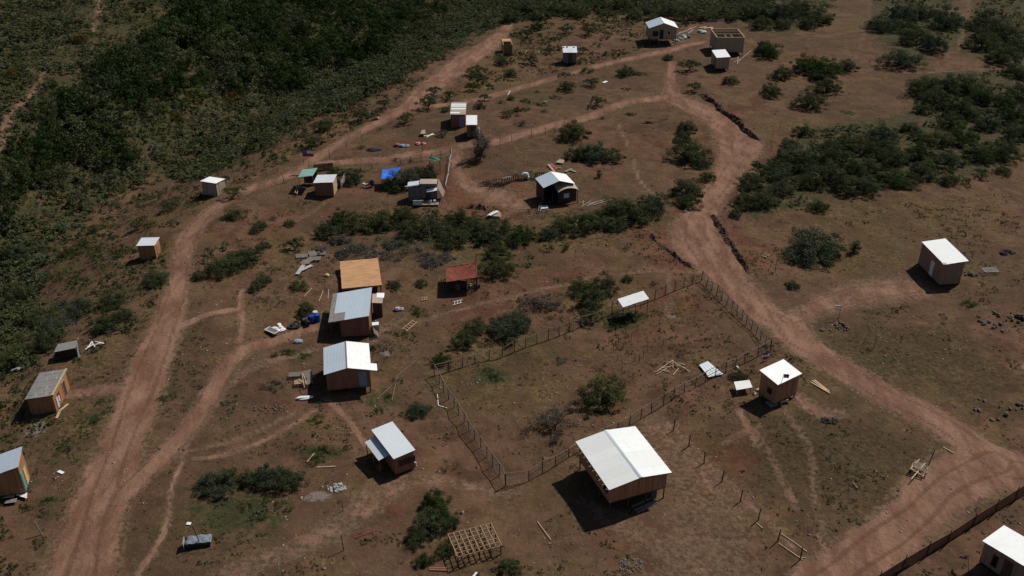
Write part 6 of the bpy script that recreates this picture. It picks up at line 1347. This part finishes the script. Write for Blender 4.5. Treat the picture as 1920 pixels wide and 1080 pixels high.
WOOD = [(-600, 440), (0, 372), (90, 330), (180, 290), (300, 205), (400, 165), (480, 140), (600, 100), (720, 55), (800, 16), (860, -40), (900, -300), (400, -300), (380, 0), (290, 70), (230, 120), (160, 175), (110, 230), (60, 270), (0, 300), (-600, 380)]
def road_free(P, m=1.2):
    """distance test against the road polylines"""
    ok = np.ones(len(P), bool)
    for nm, pts, st in ROADS:
        c = cast([p[0] for p in pts], [p[1] for p in pts]); Q = np.column_stack([c[:, 0], c[:, 1], [p[2] for p in pts]]); d, w, s = seg_dist(P[:, 0], P[:, 1], Q); ok &= d > w * .5 + m * (.4 if nm == 'footpath' else 1)
    return ok
def clearings(x, y):
    v = np.ones(x.shape)
    for cx, cy, rx, ry in [(225, 58, 28, 12), (395, 50, 24, 24), (125, 150, 22, 20), (345, 225, 22, 5), (385, 205, 26, 8), (270, 320, 0.1, .1), (60, 215, 20, 14), (540, 262, 40, 16), (300, 330, 20, 12), (420, 215, 20, 6), (640, 170, 26, 6), (120, 80, 12, 8), (820, 75, 20, 6), (130, 325, 14, 6), (110, 120, 18, 10)]:
        v = np.where(((x - cx) / rx) ** 2 + ((y - cy) / ry) ** 2 < 1, .08, v)
    return v
# ravine wood
def woodp(P, x, y): return (inpoly(x, y, WOOD) * .97 + (inpoly(x, y - 45, WOOD) | inpoly(x, y + 45, WOOD)) * .05) * clearings(x, y)
pw = region(42000, (-300, 40), (80, 440), woodp, 11); pw = pw[road_free(pw, 1.5)]
def thin(P, R_, seed=0):
    g = {}; keep = []
    for i, p in enumerate(P):
        k = (int(p[0] // R_[i]), int(p[1] // R_[i]))
        r = R_[i]; ok = True
        for a in (-1, 0, 1):
            for b in (-1, 0, 1):
                for j in g.get((k[0] + a, k[1] + b), ()):
                    if (P[j][0] - p[0]) ** 2 + (P[j][1] - p[1]) ** 2 < r * r: ok = False; break
                if not ok: break
            if not ok: break
        if ok: g.setdefault(k, []).append(i); keep.append(i)
    return np.array(keep)
k = thin(pw, np.full(len(pw), 2.9)); pw = pw[k]; rg = np.random.default_rng(5); rw = 2.0 + 3.0 * rg.uniform(0, 1, len(pw)) ** 1.4
pr = [crown_arrays(100 + i, 'round', 44, 56, .045)[:3] + ((0, 0, 1, 0, 2, 0, 3, 0)[i],) for i in range(8)]
scatter('ravine_woodland', [M['leafW'], M['leafG'], M['leafB'], M['leafA']], pw, rw, rg.uniform(.9, 1.35, len(pw)), pr, seed=3)
# chaparral on the slopes
def chapp(P, x, y):
    inn = inpoly(x, y, CHAP_LOW + [(-700, -500)]) & ~inpoly(x, y, WOOD)
    dens = .80 + 2.4 * (vnoise(P[:, 0], P[:, 1], 8, 5) * .6 + vnoise(P[:, 0], P[:, 1], 3, 6) * .4 - .45)
    return inn * np.clip(dens, .05, 1) * clearings(x, y)
pc = region(330000, (-330, 230), (60, 440), chapp, 12); pc = pc[road_free(pc, .8)]
k = thin(pc, np.full(len(pc), 1.22)); pc = pc[k]; rc_ = .65 + 1.6 * rg.uniform(0, 1, len(pc)) ** 1.7
pr = [crown_arrays(200 + i, 'round', 12, 22, .105)[:3] + ((0, 1, 0, 2, 0, 1, 3, 0, 1, 0)[i],) for i in range(10)]
scatter('hillside_scrub', [M['leafB'], M['leafE'], M['leafC'], M['leafA']], pc, rc_, rg.uniform(.6, 1.0, len(pc)), pr, seed=4)
# sparse low scrub between the slope and the left road
def lp(P, x, y):
    inn = inpoly(x, y, [(-200, 720), (0, 700), (120, 640), (70, 560), (130, 460), (230, 380), (400, 300), (640, 200), (850, 85), (960, 30), (1120, 30), (1300, 40), (1200, 100), (900, 170), (760, 200), (560, 290), (440, 350), (350, 420), (310, 520), (250, 640), (180, 720), (100, 640), (60, 900), (100, 1080), (-200, 1080)])
    v = vnoise(P[:, 0], P[:, 1], 7, 51) * .6 + vnoise(P[:, 0], P[:, 1], 2.5, 52) * .4
    return inn * np.clip((v - .42) * 4, .04, 1) * .8
pl_ = region(60000, (-90, 60), (54, 250), lp, 55); pl_ = pl_[road_free(pl_, .8)]; k = thin(pl_, np.full(len(pl_), 1.1)); pl_ = pl_[k]
prl = [crown_arrays(400 + i, 'low', 10, 22, .09)[:3] + ((0, 1, 2, 3, 1, 0)[i],) for i in range(6)]
scatter('low_scrub', [M['leafA'], M['leafB'], M['leafC'], M['leafG']], pl_, .4 + 1.1 * rg.uniform(0, 1, len(pl_)) ** 2, rg.uniform(.8, 1.4, len(pl_)), prl, seed=14)
# small green plants in patches between the houses
def gp(P, x, y):
    inn = (x > -100) & (x < 2020) & (y > 380) & (y < 1150); v = vnoise(P[:, 0], P[:, 1], 6, 61) * .65 + vnoise(P[:, 0], P[:, 1], 2, 62) * .35
    return inn * np.clip((v - .55) * 6, 0, 1) * .8
pg = region(60000, (-75, 75), (50, 140), gp, 65); pg = pg[road_free(pg, .5)]; k = thin(pg, np.full(len(pg), .55)); pg = pg[k]
scatter('herb_patches', [M['leafA'], M['leafB'], M['leafC'], M['leafG']], pg, .15 + .4 * rg.uniform(0, 1, len(pg)) ** 2.5, rg.uniform(.7, 1.2, len(pg)), prl, seed=15)
print('low', len(pl_), len(pg))
# looser scrub on the right and at the top, filling between the shrubs
def rp(P, x, y):
    inn = np.zeros(len(P), bool)
    for pl in ([(1430, 300), (1500, 250), (1700, 225), (1720, 150), (1850, 140), (2200, 120), (2200, 300), (1900, 300), (1800, 345), (1640, 365), (1400, 400), (1385, 350)], [(1800, 60), (1830, -200), (2600, -200), (2600, 140), (1900, 120)], [(1400, 50), (1400, -200), (1600, -200), (1560, 40), (1470, 60)], [(1640, 55), (1650, -200), (1790, -200), (1790, 60), (1740, 100)], [(600, 420), (800, 400), (1000, 430), (1240, 370), (1240, 400), (1100, 440), (940, 520), (900, 470), (650, 445)], [(380, 520), (400, 480), (500, 450), (490, 500)]): inn |= inpoly(x, y, pl)
    return inn * .75
p2 = region(26000, (-60, 260), (60, 440), rp, 14); p2 = p2[road_free(p2, .8)]; k = thin(p2, np.full(len(p2), 1.9)); p2 = p2[k]
scatter('undergrowth', [M['leafA'], M['leafB'], M['leafC'], M['leafG']], p2, rg.uniform(.6, 1.7, len(p2)), rg.uniform(.6, 1.0, len(p2)), pr, seed=6)
print('stuff', len(pw), len(pc), len(p2))
# small tufts over open ground
def tuft(seed, n=7, h=.5, w=.08):
    rg = np.random.default_rng(seed); V = []; F = []
    for i in range(n):
        a = rg.uniform(0, 6.28); l = rg.uniform(.3, 1); d = np.array([math.cos(a), math.sin(a), 0]); e = np.array([-d[1], d[0], 0]); b = d * .2 * rg.random(); tip = d * l * .8 + np.array([0, 0, h * rg.uniform(.5, 1)])
        V += [b - e * w * 2, b + e * w * 2, tip + e * w * .5, tip - e * w * .5]; F.append([4 * i, 4 * i + 1, 4 * i + 2, 4 * i + 3])
    return np.array(V), np.array(F), np.full(4 * n, .5), 0
def dryp(P, x, y):
    v = vnoise(P[:, 0], P[:, 1], 5, 8) * .6 + vnoise(P[:, 0], P[:, 1], 1.6, 9) * .5
    return ((x > -150) & (x < 2070) & (y > -40) & (y < 1180)) * np.clip((v - .42) * 2.6, .04, 1) * np.clip(70 / np.maximum(P[:, 1], 1), .25, 1)
pt_ = region(120000, (-115, 115), (50, 210), dryp, 21); pt_ = pt_[road_free(pt_, .15)]
pr_t = [tuft(i) for i in range(10)]; n = len(pt_)
sel = rg.random(n)
scatter('dry_grass', [leaf_material('dry_tuft', (.085, .062, .030), (.20, .15, .075), (.12, .09, .04), .1)], pt_[sel < .42], rg.uniform(.09, .24, (sel < .42).sum()), rg.uniform(.8, 1.3, (sel < .42).sum()), pr_t, seed=7)
low = [crown_arrays(300 + i, 'low', 5, 9, .22)[:3] + (0,) for i in range(6)]
s2 = (sel >= .42) & (sel < .62)
scatter('green_weeds', [leaf_material('weed_leaf', (.026, .028, .012), (.070, .066, .028), (.05, .05, .024), .2)], pt_[s2], rg.uniform(.07, .24, s2.sum()) , rg.uniform(.7, 1.2, s2.sum()), low, seed=8)
print('tufts', n)
# loose stones on the bare soil
def stone(seed):
    g = MB().blob((0, 0, .1), (1, .75, .55), seed); F = [f for f in g.f]; return np.array(g.v), np.array(F), np.zeros(len(g.v)), 0
ps = region(30000, (-75, 75), (50, 150), lambda P, x, y: ((x > -100) & (x < 2020) & (y > 100)) * (vnoise(P[:, 0], P[:, 1], 4, 30) > .5) * .42, 31)
rs = .03 + .13 * rg.random(len(ps)) ** 4
scatter('loose_stones', [rough_material('pale_stone', (.14, .105, .085), (.36, .30, .25), 1.5)], ps, rs, np.full(len(ps), .9), [stone(i) for i in range(6)], seed=9)
pk = region(16000, (-75, 75), (50, 160), lambda P, x, y: ((x > -100) & (x < 2020) & (y > 100)) * (vnoise(P[:, 0], P[:, 1], 6, 33) > .55) * .4, 35); pk = pk[road_free(pk, -.6)]
scatter('earth_clods', [M['dirt']], pk, .05 + .14 * rg.random(len(pk)) ** 3, np.full(len(pk), .9), [stone(i + 10) for i in range(6)], seed=10)
